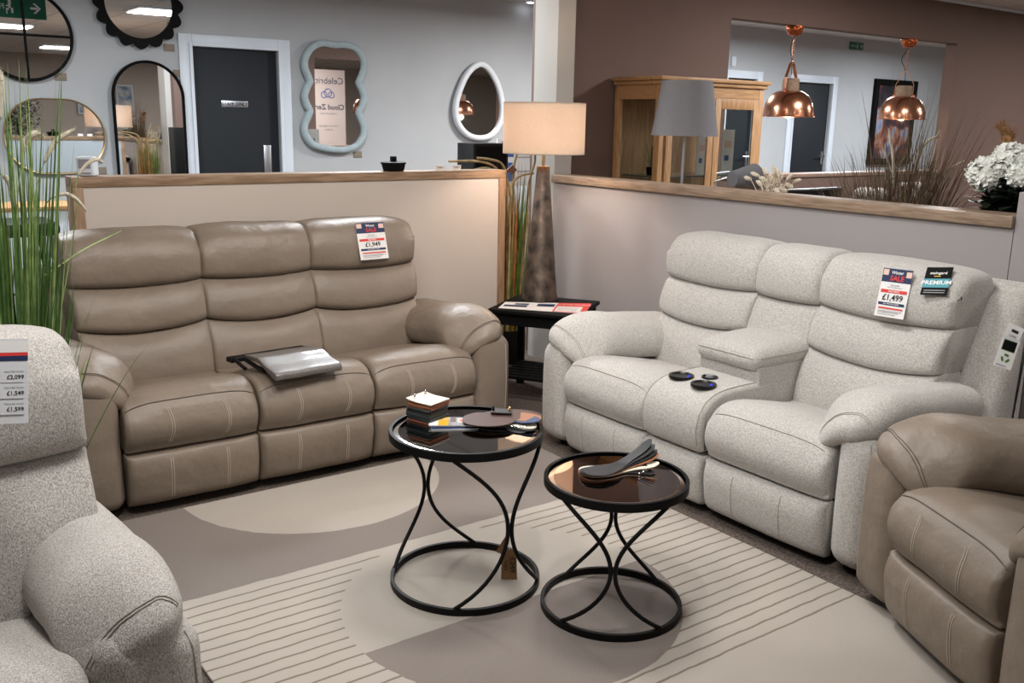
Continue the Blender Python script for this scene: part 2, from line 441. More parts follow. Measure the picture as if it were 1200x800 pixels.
for i, (a, b, h) in enumerate(doors):
    bm = BM()
    box(bm, a-.115, YB-.02, 0, a, YB, h+.1, .004); box(bm, b, YB-.02, 0, b+.115, YB, h+.1, .004); box(bm, a, YB-.02, h, b, YB, h+.1, .004)
    box(bm, a-.03, YB-.032, 0, a, YB-.02, h+.03, .004); box(bm, b, YB-.032, 0, b+.03, YB-.02, h+.03, .004); box(bm, a, YB-.032, h, b, YB-.02, h+.03, .004)
    struct('trim_%d' % (i+2), bm, m_white)
    d = struct('door_%d' % (i+1), bx(a+.004, YB+.03, 0.005, b-.004, YB+.07, h-.004, .002), m_charcoal)
    if i == 0:
        q = on('y', YB+.03, 313, 170); q2 = on('y', YB+.03, 313, 215)
        obj('push_plate', bx(q.x-.035, YB+.024, q.z-.38, q.x+.035, YB+.029, q.z, .001), m_steel, d)
        s = on('y', YB+.03, 275, 122)
        bm = BM(); box(bm, -.12, -.027, -.002, .12, .027, .002, .001)
        text_bm(bm, 'STAFF ONLY', .042, 0, 0, 1, z=.003, bold=.0012)
        o = obj('door_sign', bm, [m_steel, m_ink], d, label='small steel sign reading STAFF ONLY'); o.location = (s.x, YB+.026, s.z); o.rotation_euler = (PI/2, 0, 0)
    else:
        bm = BM(); box(bm, b-.09, YB+.012, .98, b-.05, YB+.03, 1.16, .004); tube(bm, [(b-.07, YB+.015, 1.1), (b-.07, YB-.03, 1.1), (b-.19, YB-.03, 1.1)], .01)
        obj('door_handle', bm, m_chrome, d)
# brown wall with the hatch
ox0 = on('y', YM, 857, 25).x; ox1 = on('y', YM, 1122, 52).x; oz1 = 2.245; oz0 = 1.135
bm = BM()
box(bm, 3.72, YM, 0, ox0, YM+.11, 2.8); box(bm, ox1, YM, 0, 15, YM+.11, 2.8); box(bm, ox0, YM, oz1, ox1, YM+.11, 2.8); box(bm, ox0, YM, 0, ox1, YM+.11, oz0-.03)
struct('wall_middle', bm, m_brown)
struct('trim_5', bx(ox0, YM-.015, oz0-.03, ox1, YM+.13, oz0, .004), mat('sill_brown', '8d7468', .5, var=.05, vscale=10))
# ceiling corner moulding on the brown wall
struct('trim_6', bx(3.82, YM-.02, CZ-.025, 15, YM, CZ, .003), m_white)
# column at the corner
struct('wall_column', bx(3.652, 4.62, 0, 3.785, 4.845, 2.8), mat('column_paint', 'b3b0ab', .75, var=.03, vscale=3))
# left partition with oak lipping
PX0, PX1, PY, PZ = .885, 3.20, 4.5, 1.225
m_partback = mat('pale_blue_paint', 'aab3b8', .75, var=.03, vscale=3)
struct('wall_partition_left', bx(PX0+.045, PY, 0, PX1-.045, PY+.06, PZ-.045), m_partition)
struct('wall_partition_left', bx(PX0+.045, PY+.06, 0, PX1-.045, PY+.12, PZ-.045), m_partback)
bm = BM(); box(bm, PX0, PY-.008, PZ-.045, PX1, PY+.128, PZ, .002); struct('trim_7', bm, m_oak)
bm = BM(); box(bm, PX0, PY-.008, 0, PX0+.045, PY+.128, PZ-.0455, .002); box(bm, PX1-.045, PY-.008, 0, PX1, PY+.128, PZ-.0455, .002); struct('trim_8', bm, mat('oak_upright', '9c8168', .5, col2='86664a', vscale=14, stretch=(6, 6, .6), bump=.3, bscale=60))
# right partition
QX, QY0, QY1, QZ = 3.65, 1.80, 4.62, 1.185
m_partr = mat('shaded_partition_paint', '9c9695', .75, var=.03, vscale=2, bump=.1, bscale=120)  # the left partition's paint, darkened and greyed to carry the shade on this side
struct('wall_partition_right', bx(QX, QY0, 0, QX+.13, QY1, QZ-.045), m_partr)
struct('trim_9', bx(QX-.02, QY0, QZ-.045, QX+.15, QY1+.0, QZ, .003), m_oaky)
struct('wall_post', bx(QX, QY0-.14, 0, QX+.14, QY0-.003, QZ+.09), m_partr)

# rug: a real slab with a procedural pattern
def rug_material():
    m = bpy.data.materials.new('patterned_rug'); m.use_nodes = True; nt = m.node_tree; b = nt.nodes['Principled BSDF']
    b.inputs['Roughness'].default_value = .95; b.inputs['Specular IOR Level'].default_value = .1
    def M(op, a, c=None, c2=None):
        n = nt.nodes.new('ShaderNodeMath'); n.operation = op
        for i, v in enumerate((a, c, c2)):
            if v is None: continue
            if isinstance(v, (int, float)): n.inputs[i].default_value = v
            else: nt.links.new(v, n.inputs[i])
        return n.outputs[0]
    tc = nt.nodes.new('ShaderNodeTexCoord'); sp = nt.nodes.new('ShaderNodeSeparateXYZ'); nt.links.new(tc.outputs['Object'], sp.inputs[0])
    wn = nt.nodes.new('ShaderNodeTexNoise'); wn.inputs['Scale'].default_value = 12; nt.links.new(tc.outputs['Object'], wn.inputs['Vector'])
    wob = M('MULTIPLY', M('SUBTRACT', wn.outputs['Fac'], .5), .012)
    X = M('ADD', sp.outputs['X'], wob); Y = M('ADD', sp.outputs['Y'], wob)
    def circ(cx, cy, r):
        dx = M('SUBTRACT', X, cx); dy = M('SUBTRACT', Y, cy)
        return M('LESS_THAN', M('ADD', M('MULTIPLY', dx, dx), M('MULTIPLY', dy, dy)), r*r)
    semi = circ(1.53, 3.52, .535)
    top = M('GREATER_THAN', Y, 2.78)
    taupe1 = M('MULTIPLY', top, M('SUBTRACT', 1, semi))
    big = circ(1.64, 2.23, .54); low = M('LESS_THAN', Y, 2.20)
    taupe2 = M('MULTIPLY', big, low)
    taupe = M('MAXIMUM', taupe1, taupe2)
    inband = M('MULTIPLY', M('LESS_THAN', Y, 2.76), M('GREATER_THAN', Y, 1.61))
    fr = M('FRACT', M('DIVIDE', M('SUBTRACT', Y, 1.62), .0525))
    line = M('LESS_THAN', fr, .15)
    stripe = M('MULTIPLY', M('MULTIPLY', inband, line), M('SUBTRACT', 1, big))
    n1 = nt.nodes.new('ShaderNodeTexNoise'); n1.inputs['Scale'].default_value = 150; n1.inputs['Detail'].default_value = 4; nt.links.new(tc.outputs['Object'], n1.inputs['Vector'])
    n2 = nt.nodes.new('ShaderNodeTexNoise'); n2.inputs['Scale'].default_value = 3; n2.inputs['Detail'].default_value = 4; nt.links.new(tc.outputs['Object'], n2.inputs['Vector'])
    def mix(f, a, c):
        n = nt.nodes.new('ShaderNodeMix'); n.data_type = 'RGBA'
        nt.links.new(f, n.inputs['Factor'])
        for i, v in ((6, a), (7, c)):
            if isinstance(v, str): n.inputs[i].default_value = (*srgb(v), 1)
            else: nt.links.new(v, n.inputs[i])
        return n.outputs[2]
    cream = mix(n2.outputs['Fac'], 'a79f95', 'b4aca3'); tp = mix(n1.outputs['Fac'], '7d746e', '8b827c')
    c = mix(taupe, cream, tp); c = mix(stripe, c, '7f766b')
    nt.links.new(c, b.inputs['Base Color'])
    hgt = M('ADD', M('MULTIPLY', n1.outputs['Fac'], .35), M('MULTIPLY', stripe, -1))
    bp = nt.nodes.new('ShaderNodeBump'); bp.inputs['Strength'].default_value = .7; bp.inputs['Distance'].default_value = .004
    nt.links.new(hgt, bp.inputs['Height']); nt.links.new(bp.outputs[0], b.inputs['Normal'])
    return m
o = obj('rug', bx(.70, .62, .001, 2.59, 3.52, .013, .004), rug_material())
tag(o, 'large cream and taupe wool rug with carved stripes and half circles between the sofas', 'rug')

# ------------------------------------------------------------------ sofas and recliners
def smooth01(t): t = max(0, min(1, t)); return t*t*(3-2*t)
def crease_fn(zc1, s1, zc2, s2):
    def fn(u, v):
        k = u*u-.45
        dz = s1*k*math.exp(-((v.z-zc1)/.06)**2)+s2*k*math.exp(-((v.z-zc2)/.07)**2)
        return Vector((v.x, v.y, v.z+dz))
    return fn
SEAT = [(.64, .33), (.58, .385), (.46, .408), (.30, .442), (.16, .467), (.065, .457), (.015, .415), (-.012, .365), (-.012, .315), (.012, .27), (.05, .25), (.30, .25), (.64, .25)]
FOOT = [(.02, .243), (-.002, .225), (-.012, .18), (-.005, .115), (.01, .06), (.04, .035), (.10, .04), (.12, .14), (.09, .24)]
LOWB = [(.57, .29), (.515, .36), (.512, .44), (.538, .525), (.582, .583), (.625, .600), (.80, .59), (.80, .29)]
MIDB = [(.632, .601), (.592, .606), (.574, .633), (.583, .69), (.607, .74), (.637, .771), (.68, .784), (.86, .77), (.80, .604)]
HEAD = [(.68, .784), (.645, .789), (.622, .812), (.618, .87), (.633, .935), (.672, .988), (.735, 1.014), (.85, 1.014), (.90, .987), (.915, .90), (.90, .79)]
def wback(p, q): return 1 if p.y > .93 else .12+.88*abs(q.x)**2
def wseat(p, q): return 1 if p.y > .40 else .12+.88*abs(q.x)**2
def shell_prof(): return [(.74, .10), (.76, .5), (.84, .80), (.87, .89), (.91, .915), (.955, .89), (.95, .10)]
def recliner(root, mods, M, Mseam, Mstitch, seed=0, leather=True, dz=1.0, lean=0, backx=.05, shell=False, headdz=0, armdz=0, backdy=0, padx=0, headlow=0, taper=.045, onepiece=False):
    """mods: list of ('arm'|'seat'|'console', width). local x along the front, y to the back"""
    x = 0; n = len(mods); tot = sum(w_ for _, w_ in mods)
    rr = .03 if leather else .038
    amp = .0035 if leather else .002
    def seams(bm, pts, name, parent, r=.0013, m=None):
        s = BM(); tube(s, snap(bm, pts, .0008), r*1.15, 5); obj(name, s, m or Mstitch, parent)
    for i, (kind, wd) in enumerate(mods):
        if kind == 'arm':
            left = i == 0; s = 1 if left else -1
            cx = x+wd/2
            xo = x if left else x+wd      # outer edge
            def afn(q, p):
                # rounded top edge on the outer side, slight swell
                z = p.z-(0.03*smooth01((-s*q.x)) if q.z > .5 else 0)
                y = p.y-.018*(1-q.x*q.x)*(1-q.z*q.z) if q.y < 0 else p.y
                return Vector((p.x, y, z))
            bm = rbox(wd-.006, .84, .50, .05 if leather else .07, n=14, fn=afn, center=(cx, .025+.42, .28))
            wrinkle(bm, amp*.6, 5, seed+i)
            base = obj('arm_panel', bm.copy(), M, root, angle=0)
            # pad
            padw = (.285 if leather else .295)+padx; L = .74
            px_ = (x+.02+padw/2) if left else (x+wd-.02-padw/2)
            def pfn(q, p):
                inn = s*q.x               # +1 at the inner edge
                t = (q.y+1)/2             # 0 front .. 1 back
                f = math.exp(-(t/.16)**2)
                z = p.z*(1-.28*f)
                z += .018*math.sin(min(1, t*2.2)*PI*.8)-.065*t-.06*f*smooth01((inn+1)/2) - .02*f
                z += -.040*smooth01((inn+.2)/1.2)+.008*(1-q.x*q.x)
                y = p.y+.05*f*abs(q.x)**2+.035*f*inn
                xx = p.x*(1-.10*f)
                return Vector((xx, y, z))
            pm = rbox(padw, L, .16, .074, n=22, nc=6, fn=pfn, center=(px_, .015+L/2, .548+armdz))
            wrinkle(pm, amp, 7, seed+i+3)
            pad = obj('arm_pad', pm.copy(), M, base, angle=0)
            # seams round the pad's front edge
            for dd in (0, .011):
                pts = []
                for k in range(17):
                    u = -1+2*k/16
                    pts.append((px_+u*padw*.44, .0+.012+dd+.03*abs(u)**2+.016*s*u, .615+armdz-.05*s*u-.10*abs(u)**3))
                seams(pm, pts, 'seam', pad, .0014, Mseam)
            if leather:
                seams(bm, [(cx-s*.0-s*wd*.28, .02, .47-.44*k/10) for k in range(11)], 'seam', base, .0013, Mstitch)
            else:
                for dd in (0, .012):
                    seams(bm, [(xo+s*.03, .03+dd*.2, .50-.46*k/10) for k in range(11)], 'seam', base, .0016, Mseam)
            bm.free(); pm.free()
        elif kind == 'seat':
            g = .004
            def sfn(u, v):
                v = v.copy()
                if v.z > .40: v.z += .007*(1-u*u)-(.006*abs(u)**6)
                if v.y < .1: v.y += .010*abs(u)**6
                return v
            bm = sweep(SEAT, x+g, x+wd-g, rr*.6, 20, .002, sfn, wf=wseat); wrinkle(bm, amp, 6, seed+i*2)
            seat = obj('seat_cushion', bm.copy(), M, root, angle=0)
            x0_, x1_ = x+g+.012, x+wd-g-.012
            seams(bm, [(x0_+(x1_-x0_)*k/24, .025+.012*abs(2*k/24-1)**6, .447-.035*abs(2*k/24-1)**6) for k in range(25)], 'piping', seat, .0022 if leather else .0018, Mseam)
            if leather:
                for fx in (.30, .72):
                    for dd in (0, .009):
                        seams(bm, [(x+wd*fx+dd+.012*math.sin(PI*k/12), -.02, .44-.17*k/12) for k in range(13)], 'stitching', seat)
            bm.free()
            fm = sweep(FOOT, x+g, x+wd-g, rr*.8, 20, .003, lambda u, v: Vector((v.x, v.y+(.012*abs(u)**4 if v.y < .05 else 0), v.z)), wf=lambda p, q: .12+.88*abs(q.x)**2)
            wrinkle(fm, amp*.8, 6, seed+i*2+1)
            foot = obj('footrest', fm.copy(), M, root, angle=0)
            for fx in ((.30, .72) if leather else (.30, .70)):
                for dd in (0, .009) if leather else (0,):
                    seams(fm, [(x+wd*fx+dd, -.03, .235-.19*k/12) for k in range(13)], 'stitching', foot, .0013 if leather else .0012, Mstitch if leather else Mseam)
            fm.free()
        elif kind == 'console':
            CP = [(.80, .30), (.80, .495), (.50, .50), (.30, .499), (.13, .495), (.05, .473), (.0, .43), (-.02, .37), (-.015, .30), (.01, .262), (.06, .255), (.4, .25)]
            bm = sweep(CP, x+.003, x+wd-.003, .022, 14, .002); wrinkle(bm, .001, 6, 4)
            con = obj('console', bm.copy(), M, root, angle=0)
            for e in (x+wd-.010, x+.010):
                pts = [(e, y_, z_) for y_, z_ in ((.55, .53), (.4, .53), (.30, .53), (.2, .53), (.12, .525), (.05, .50), (.0, .45), (-.03, .37), (-.02, .29))]
                seams(bm, [tuple(p) for p in catmull(pts, 4, False)], 'seam', con, .002, Mseam)
            bm.free()
            fm = sweep(FOOT, x+.003, x+wd-.003, .02, 12, .002); obj('lower_panel', fm, M, root, angle=0)
            # raised storage box + padded lid
            bb = rbox(wd-.008, .46, .12, .015, n=8, center=(x+wd/2, .54, .505)); box_ = obj('storage_box', bb, M, root, angle=0)
            def lfn(q, p):
                t = (q.y+1)/2
                return Vector((p.x*(1-.05*(1-t)), p.y, p.z+.030*(1-q.x*q.x)*(1-q.y*q.y)*(1 if p.z > 0 else 0)+(.01*t)))
            lm = rbox(wd+.016, .40, .082, .040, n=14, nc=5, fn=lfn, center=(x+wd/2, .478, .582)); wrinkle(lm, .0015, 6, 9)
            lid = obj('console_lid', lm.copy(), M, root, angle=0)
            seams(lm, [(x+wd/2-(wd/2+.01)+(wd+.02)*k/20, (.275), .60) for k in range(1, 20)], 'seam', lid, .0018, Mseam)
            seams(lm, [(x+wd+.01, .31+.34*k/12, .60) for k in range(13)], 'seam', lid, .0018, Mseam)
            lm.free()
            for hx, hy, r_, led in CUPS:
                bm = BM(); c = (x+hx, hy, .4985)
                lathe(bm, [(r_*.70, .0), (r_*.72, .002), (r_*.80, .006), (r_*.97, .006), (r_, 0), (r_, -.004)], 40, c)
                lathe(bm, [(0, .0015), (r_*.75, .0015)], 40, c)
                cup = obj('cup_holder' if led else 'control_dial', bm, m_plastic, con)
                if led:
                    bm = BM()
                    for k in range(7):
                        a0 = R(0)+k*R(9); a1 = a0+R(9); rr_ = r_*.69
                        f = bm.faces.new([bm.verts.new((c[0]+rr_*math.cos(a)*s_, c[1]+rr_*math.sin(a)*s_, c[2]+zz)) for a, s_, zz in ((a0, .97, .0025), (a1, .97, .0025), (a1, .72, .0025), (a0, .72, .0025))])
                    obj('led_ring', bm, m_blue, cup, label='glowing blue light inside the cup holder')
                else:
                    bm = BM(); lathe(bm, [(0, .012), (r_*.45, .012), (r_*.5, .004), (r_*.5, -.02)], 32, c); obj('dial_cap', bm, m_greyink, cup)
        # backrests behind seats and console
        if kind in ('seat', 'console'):
            ext0 = backx if i == 1 else .003; ext1 = backx if i == n-2 else .003
            a, b = x-ext0+(.003 if i == 1 else 0), x+wd+ext1
            kf = crease_fn(.600, .030, .783, .014 if leather else .018)
            if kind == 'console': kf = crease_fn(.600, 0, .783, .008)
            if onepiece: kf = crease_fn(.600, 0, .783, .012)
            def bf(u, v, kf=kf, left=(i == 1), right=(i == n-2)):
                v = kf(u, v)
                # backs open out a little towards the top at the sofa's ends
                t = (v.z-.4)/.6
                if left and u < 0: v.x += taper*(1-t)*(-u)
                if right and u > 0: v.x -= taper*(1-t)*u
                if headlow and .6 < v.z < 1.01: v.z -= headlow*math.sin(PI*(v.z-.6)/.41)
                v.z += (headdz*smooth01((v.z-.6)/.4))
                if v.z > .93+headdz: v.z -= (.030 if (left and u < 0) or (right and u > 0) else .010)*abs(u)**6
                v.y += .012*abs(u)**6*(1 if v.y < .70 else 0)+backdy
                return v
            if kind == 'console' or onepiece:
                low = [(.56, .30), (.53, .40), (.545, .50), (.57, .58), (.60, .68), (.635, .755), (.68, .782), (.86, .76), (.80, .36)]
                bm = sweep(low, a, b, .02, 12, .004, bf, wf=wback); wrinkle(bm, amp, 6, seed+20+i); bk = obj('backrest', bm, M, root, angle=0)
            else:
                bm = sweep(LOWB, a, b, rr*.65, 22, .004, bf, wf=wback); wrinkle(bm, amp, 6, seed+20+i); bk = obj('backrest', bm, M, root, angle=0)
                bm = sweep(MIDB, a, b, rr*.65, 22, .004, bf, wf=wback); wrinkle(bm, amp, 6, seed+30+i); obj('lumbar_cushion', bm, M, bk, angle=0)
            bm = sweep(HEAD, a, b, rr*.75, 22, .004, bf, wf=wback); wrinkle(bm, amp*1.2, 5, seed+40+i); obj('headrest', bm, M, bk, angle=0)
            if kind == 'seat' or True:
                pass
        x += wd
    bm = rbox(tot-.10, .80, .22, .02, n=6, center=(tot/2, .50, .14)); obj('base_frame', bm, m_underside, root, angle=0)
    if shell:
        bm = sweep(shell_prof(), .03, tot-.0, .06, 20, .0); obj('back_shell', bm, M, root, angle=0)
    else:
        bm = sweep([(.80, .10), (.84, .6), (.895, .85), (.93, .85), (.93, .10)], .06, tot-.06, .03, 10, 0, smooth=False); obj('back_shell', bm, M, root, angle=0)
    for fx in (.10, tot-.10):
        for fy in (.12, .80):
            bm = BM(); lathe(bm, [(0, .0), (.022, .0), (.026, .035), (0, .035)], 16, (fx, fy, 0)); obj('foot', bm, m_plasticsoft, root)
    return tot
CUPS = []
s1 = thing('recliner_sofa', 'three-seat taupe leather recliner sofa against the low left partition', 'sofa', (.585, 3.53, 0), 0)
recliner(s1, [('arm', .22), ('seat', .52), ('seat', .52), ('seat', .53), ('arm', .215)], m_leather, m_stitchd, m_stitch, 1)
CUPS = [(.085, .125, .052, True), (.225, .105, .052, True), (.165, .205, .034, False)]
s2 = thing('recliner_sofa', 'cream boucle two-seat recliner sofa with a cup holder console against the right partition', 'sofa', (2.635, 3.44, 0), -PI/2)
recliner(s2, [('arm', .21), ('seat', .53), ('console', .33), ('seat', .555), ('arm', .175)], m_boucle, m_boucled, m_boucled, 11, leather=False, shell=True, backx=.04, headdz=-.015)
ang = R(243.5)
c1 = thing('recliner_chair', 'taupe leather recliner armchair at the right edge, turned towards the small round tables', 'armchair', (2.575, 1.665, .0135), ang)
recliner(c1, [('arm', .20), ('seat', .50), ('arm', .20)], m_leather, m_stitchd, m_stitch, 31)
c2 = thing('recliner_chair', 'speckled grey fabric armchair in the near left corner with a sleeved price list', 'armchair', (-.405, 1.70, 0), R(2))
recliner(c2, [('arm', .22), ('seat', .50), ('arm', .22)], m_tweed, m_tweedd, m_tweedd, 51, leather=False, backx=.14, armdz=-.01, backdy=-.10, padx=-.05, headlow=.055, taper=.0, onepiece=True)

# ------------------------------------------------------------------ cards with writing
def depsray(px, py, names=None):
    dg = bpy.context.evaluated_depsgraph_get()
    ok, loc, nrm, i, ob, mt = sc.ray_cast(dg, Vector((0, 0, H)), ray(px, py).normalized())
    return loc, nrm, ob
def card(name, label, cat, tl, tr, bl, items, sheet, off=.004, thick=.0012, curl=0, wpx=None):
    """flat printed card given three corner points; items in 0..1 card units"""
    tl, tr, bl = Vector(tl), Vector(tr), Vector(bl)
    ex = (tr-tl); W_ = ex.length; ex.normalize(); ey = (tl-bl); ey = ey-ex*ey.dot(ex); H_ = ey.length; ey.normalize(); ez = ex.cross(ey)
    o = bpy.data.objects.new(name, None); C.objects.link(o); o.empty_display_size = .05; tag(o, label, cat)
    mw = Matrix((ex, ey, ez)).transposed().to_4x4(); mw.translation = bl+ez*off
    o.matrix_world = mw
    bm = BM(); box(bm, 0, 0, -thick, W_, H_, 0, 0); obj('card_sheet', bm, sheet, o, smooth=False)
    mats = []; bm = BM()
    for k, it in enumerate(items):
        mtl = it[-1]
        if mtl not in mats: mats.append(mtl)
        mi = mats.index(mtl)
        if it[0] == 'r': quad(bm, it[1]*W_, it[2]*H_, it[3]*W_, it[4]*H_, .0003+.00015*k, mi)
        else: text_bm(bm, it[1], it[4]*H_, it[2]*W_, it[3]*H_, mi, z=.0004+.00015*k, sx=it[5] if len(it) > 6 else 1, bold=it[4]*H_*.02)
    obj('printing', bm, mats, o, smooth=False)
    return o
SALE = lambda price: [('r', .0, .72, 1, 1, m_navy), ('r', .02, .86, .2, .98, m_pink), ('r', .8, .84, .98, .96, m_pink),
    ('t', 'Winter', .5, .92, .09, m_paper), ('t', 'SALE', .52, .80, .15, m_red),
    ('t', 'RECLINER', .5, .655, .045, m_greyink), ('t', 'SOFA IN STOCK NOW', .5, .61, .032, m_greyink), ('r', .06, .50, .94, .565, m_red), ('t', 'SALE PRICE', .5, .533, .05, m_paper),
    ('t', price, .5, .40, .17, m_ink), ('r', .06, .245, .94, .30, m_navy), ('t', 'BUY NOW PAY LATER', .5, .273, .035, m_paper),
    ('r', .1, .165, .92, .195, m_red), ('r', .1, .09, .8, .10, m_greyink), ('r', .1, .12, .9, .13, m_greyink), ('r', .1, .05, .7, .06, m_greyink)]
bpy.context.view_layer.update()
def plane_card(name, label, cat, px3, items, sheet, off=.003):
    """a flat card resting against the cushion surface, its corners on the lines of sight of px3 = tl, tr, bl"""
    import numpy as np
    (ax_, ay_), (bx_, by_), (cx_, cy_) = px3
    pts = []
    for i in range(5):
        for j in range(6):
            u, v = .08+.84*i/4, .12+.80*j/5
            l, nrm, ob = depsray(ax_+(bx_-ax_)*u+(cx_-ax_)*v, ay_+(by_-ay_)*u+(cy_-ay_)*v); pts.append(l)
    A = np.array([tuple(p) for p in pts]); c = A.mean(0); n = np.linalg.svd(A-c)[2][2]
    n = Vector(n); n = n if n.dot(Vector((0, 0, H))-Vector(c)) > 0 else -n
    d = max((p-Vector(c)).dot(n) for p in pts)+off
    def hit(px, py):
        r = ray(px, py); o_ = Vector((0, 0, H)); return o_+r*((Vector(c)+n*d-o_).dot(n)/r.dot(n))
    return card(name, label, cat, *[hit(*p) for p in px3], items, sheet, 0)
plane_card('price_card', 'sale price card reading 1,949 on the leather sofa headrest', 'price card', ((414, 262), (447, 260), (423, 305)), SALE('£1,949'), m_paper)
plane_card('price_card', 'sale price card reading 1,499 on the cream sofa headrest', 'price card', ((1041, 314), (1076, 318), (1024, 369)), SALE('£1,499'), m_paper)
plane_card('swing_tag', 'black and teal tag reading PREMIUM on the cream sofa headrest', 'tag', ((1087, 313), (1118, 313), (1078, 345)),
    [('r', 0, .26, 1, .58, m_teal), ('t', 'PREMIUM', .5, .43, .2, m_paper), ('t', 'staingard', .5, .78, .13, m_paper), ('r', .35, .65, .6, .68, m_yellow), ('r', .1, .14, .9, .17, m_greyink), ('r', .1, .06, .9, .09, m_greyink)], m_black)

# ------------------------------------------------------------------ round side tables
def round_table(label, cx, cy, Rr, h, glass, rot):
    t = thing('side_table', label, 'side table', (cx, cy, 0))
    bm = BM(); lathe(bm, [(Rr-.011, .014), (Rr, .014), (Rr, .036), (Rr-.011, .036)], 72, close=True); obj('base_ring', bm, m_blackmetal, t, angle=30)
    bm = BM(); lathe(bm, [(Rr-.012, h), (Rr-.001, h), (Rr, h-.002), (Rr, h-.026), (Rr-.004, h-.028), (0, h-.028), (0, h-.010), (Rr-.012, h-.010)], 72); obj('tray_rim', bm, m_blackmetal, t, angle=30)
    bm = BM(); lathe(bm, [(0, h-.0055), (Rr-.030, h-.0055), (Rr-.031, h-.0058)], 72); lathe(bm, [(Rr-.031, h-.0058), (Rr-.013, h-.0078), (Rr-.013, h-.0095), (0, h-.0095)], 72, mi=1); obj('mirror_top', bm, [glass, m_bevel], t, angle=2)
    for k in range(4):
        a0 = rot+k*90; s = 1 if k % 2 == 0 else -1
        pts = []
        for i in range(25):
            u = i/24; q = 1-(2*u-1)**2
            a = R(a0+s*43.2*q); rr = Rr-.008-.008*q
            pts.append((rr*math.cos(a), rr*math.sin(a), .03+(h-.055)*u))
        bm = BM(); tube(bm, pts, .0066, 10); obj('leg', bm, m_blackmetal, t)
    return t
t1 = round_table('taller round black metal side table with a smoked mirror top', 1.585, 2.42, .247, .54, m_smoke, 48)
t2 = round_table('lower round black metal side table with a bronze mirror top', 1.872, 2.018, .222, .447, m_bronze, 3)

# brown price tags hanging on the taller table
tt = thing('price_tag', 'brown kraft tag on white string hanging from the taller round table', 'tag', (1.7, 2.25, 0))
P0 = on('z', .30, 597, 618); 
def at_depth(px, py, ref):       # the point at the same camera depth as ref seen at px, py
    d = (ref-Vector((0, 0, H))).dot(-VZv)
    r = ray(px, py); k = d/r.dot(-VZv); return Vector((0, 0, H))+r*k
VZv = Vector((VX.z, VY.z, VZ.z))
ref = Vector((1.79, 2.35, .27))
def hang_tag(parent, c4, m, nm, lab=None):
    a, b, c, d = [at_depth(*q, ref)-parent.location for q in c4]
    n = (b-a).cross(d-a).normalized()*.0012
    bm = BM(); A = [bm.verts.new(p+n) for p in (a, b, c, d)]; B = [bm.verts.new(p-n) for p in (a, b, c, d)]
    bm.faces.new(A); bm.faces.new(B[::-1])
    for i in range(4): bm.faces.new((A[i], B[i], B[(i+1) % 4], A[(i+1) % 4]))
    return obj(nm, bm, m, parent, smooth=False, label=lab), (a, b, c, d)
sheet, (a, b, c, d) = hang_tag(tt, ((588, 644), (605, 643), (606, 679), (587, 681)), m_kraft, 'tag_card')
ex = (b-a).normalized(); ey = (a-d).normalized(); ez = ex.cross(ey)
bm = BM(); mt = Matrix((ey*-1, ex, ez)).transposed().to_4x4(); mt.translation = (a+b+c+d)/4
text_bm(bm, '£249', .026, 0, .012, 0, z=.003, mtx=mt); text_bm(bm, 'TABLE', .012, 0, -.012, 0, z=.003, mtx=mt); obj('handwriting', bm, m_ink, tt, smooth=False)
hang_tag(tt, ((593, 627), (597, 630), (590, 650), (581, 646)), m_kraft, 'back_tag')
bm = BM(); q = [at_depth(x, y, ref)-tt.location for x, y in ((598, 617), (597, 630), (596.5, 647))]; tube(bm, q, .0012, 6); obj('string', bm, m_string, tt)

# ------------------------------------------------------------------ things on the round tables
Z1 = .54-.0055; Z2 = .447-.0055
sw = thing('swatch_book', 'square stack of leather swatches with a cream sheet on top, on the taller round table', 'swatches', (1.535, 2.575, Z1), R(20))
cols = [m_rustswatch, m_greyswatch, m_tealswatch, m_greyswatch, m_tealswatch, m_greyswatch, m_blkswatch, m_tealswatch, m_rustswatch, m_tanswatch, m_rustswatch]
z = .0006
for k, mm in enumerate(cols):
    th = .0058; o_ = random.uniform(-.003, .003)
    bm = BM(); box(bm, -.048+o_, -.05-o_, z, .048+o_, .05-o_, z+th, .0015); obj('swatch', bm, mm, sw, rot=(0, 0, random.uniform(-.05, .05))); z += th+.0002
def curl(bm, f):
    for v in bm.verts: v.co = f(v.co)
bm = rbox(.10, .105, .003, .001, n=10, center=(0, 0, z+.003)); curl(bm, lambda c: Vector((c.x, c.y, c.z+.10*max(0, -c.x-.01)**1.5*0+2.0*max(0, c.y)**2*1.2))); obj('top_swatch', bm, m_cream, sw, label='cream swatch with a curled edge')
for sx_ in (-.025, .03):
    bm = BM(); lathe(bm, [(0, 0), (.0045, 0), (.0045, .004), (.002, .006), (.005, .010), (.003, .014), (0, .015)], 16, (sx_, .035, z+.007)); obj('post_screw', bm, m_chrome, sw)
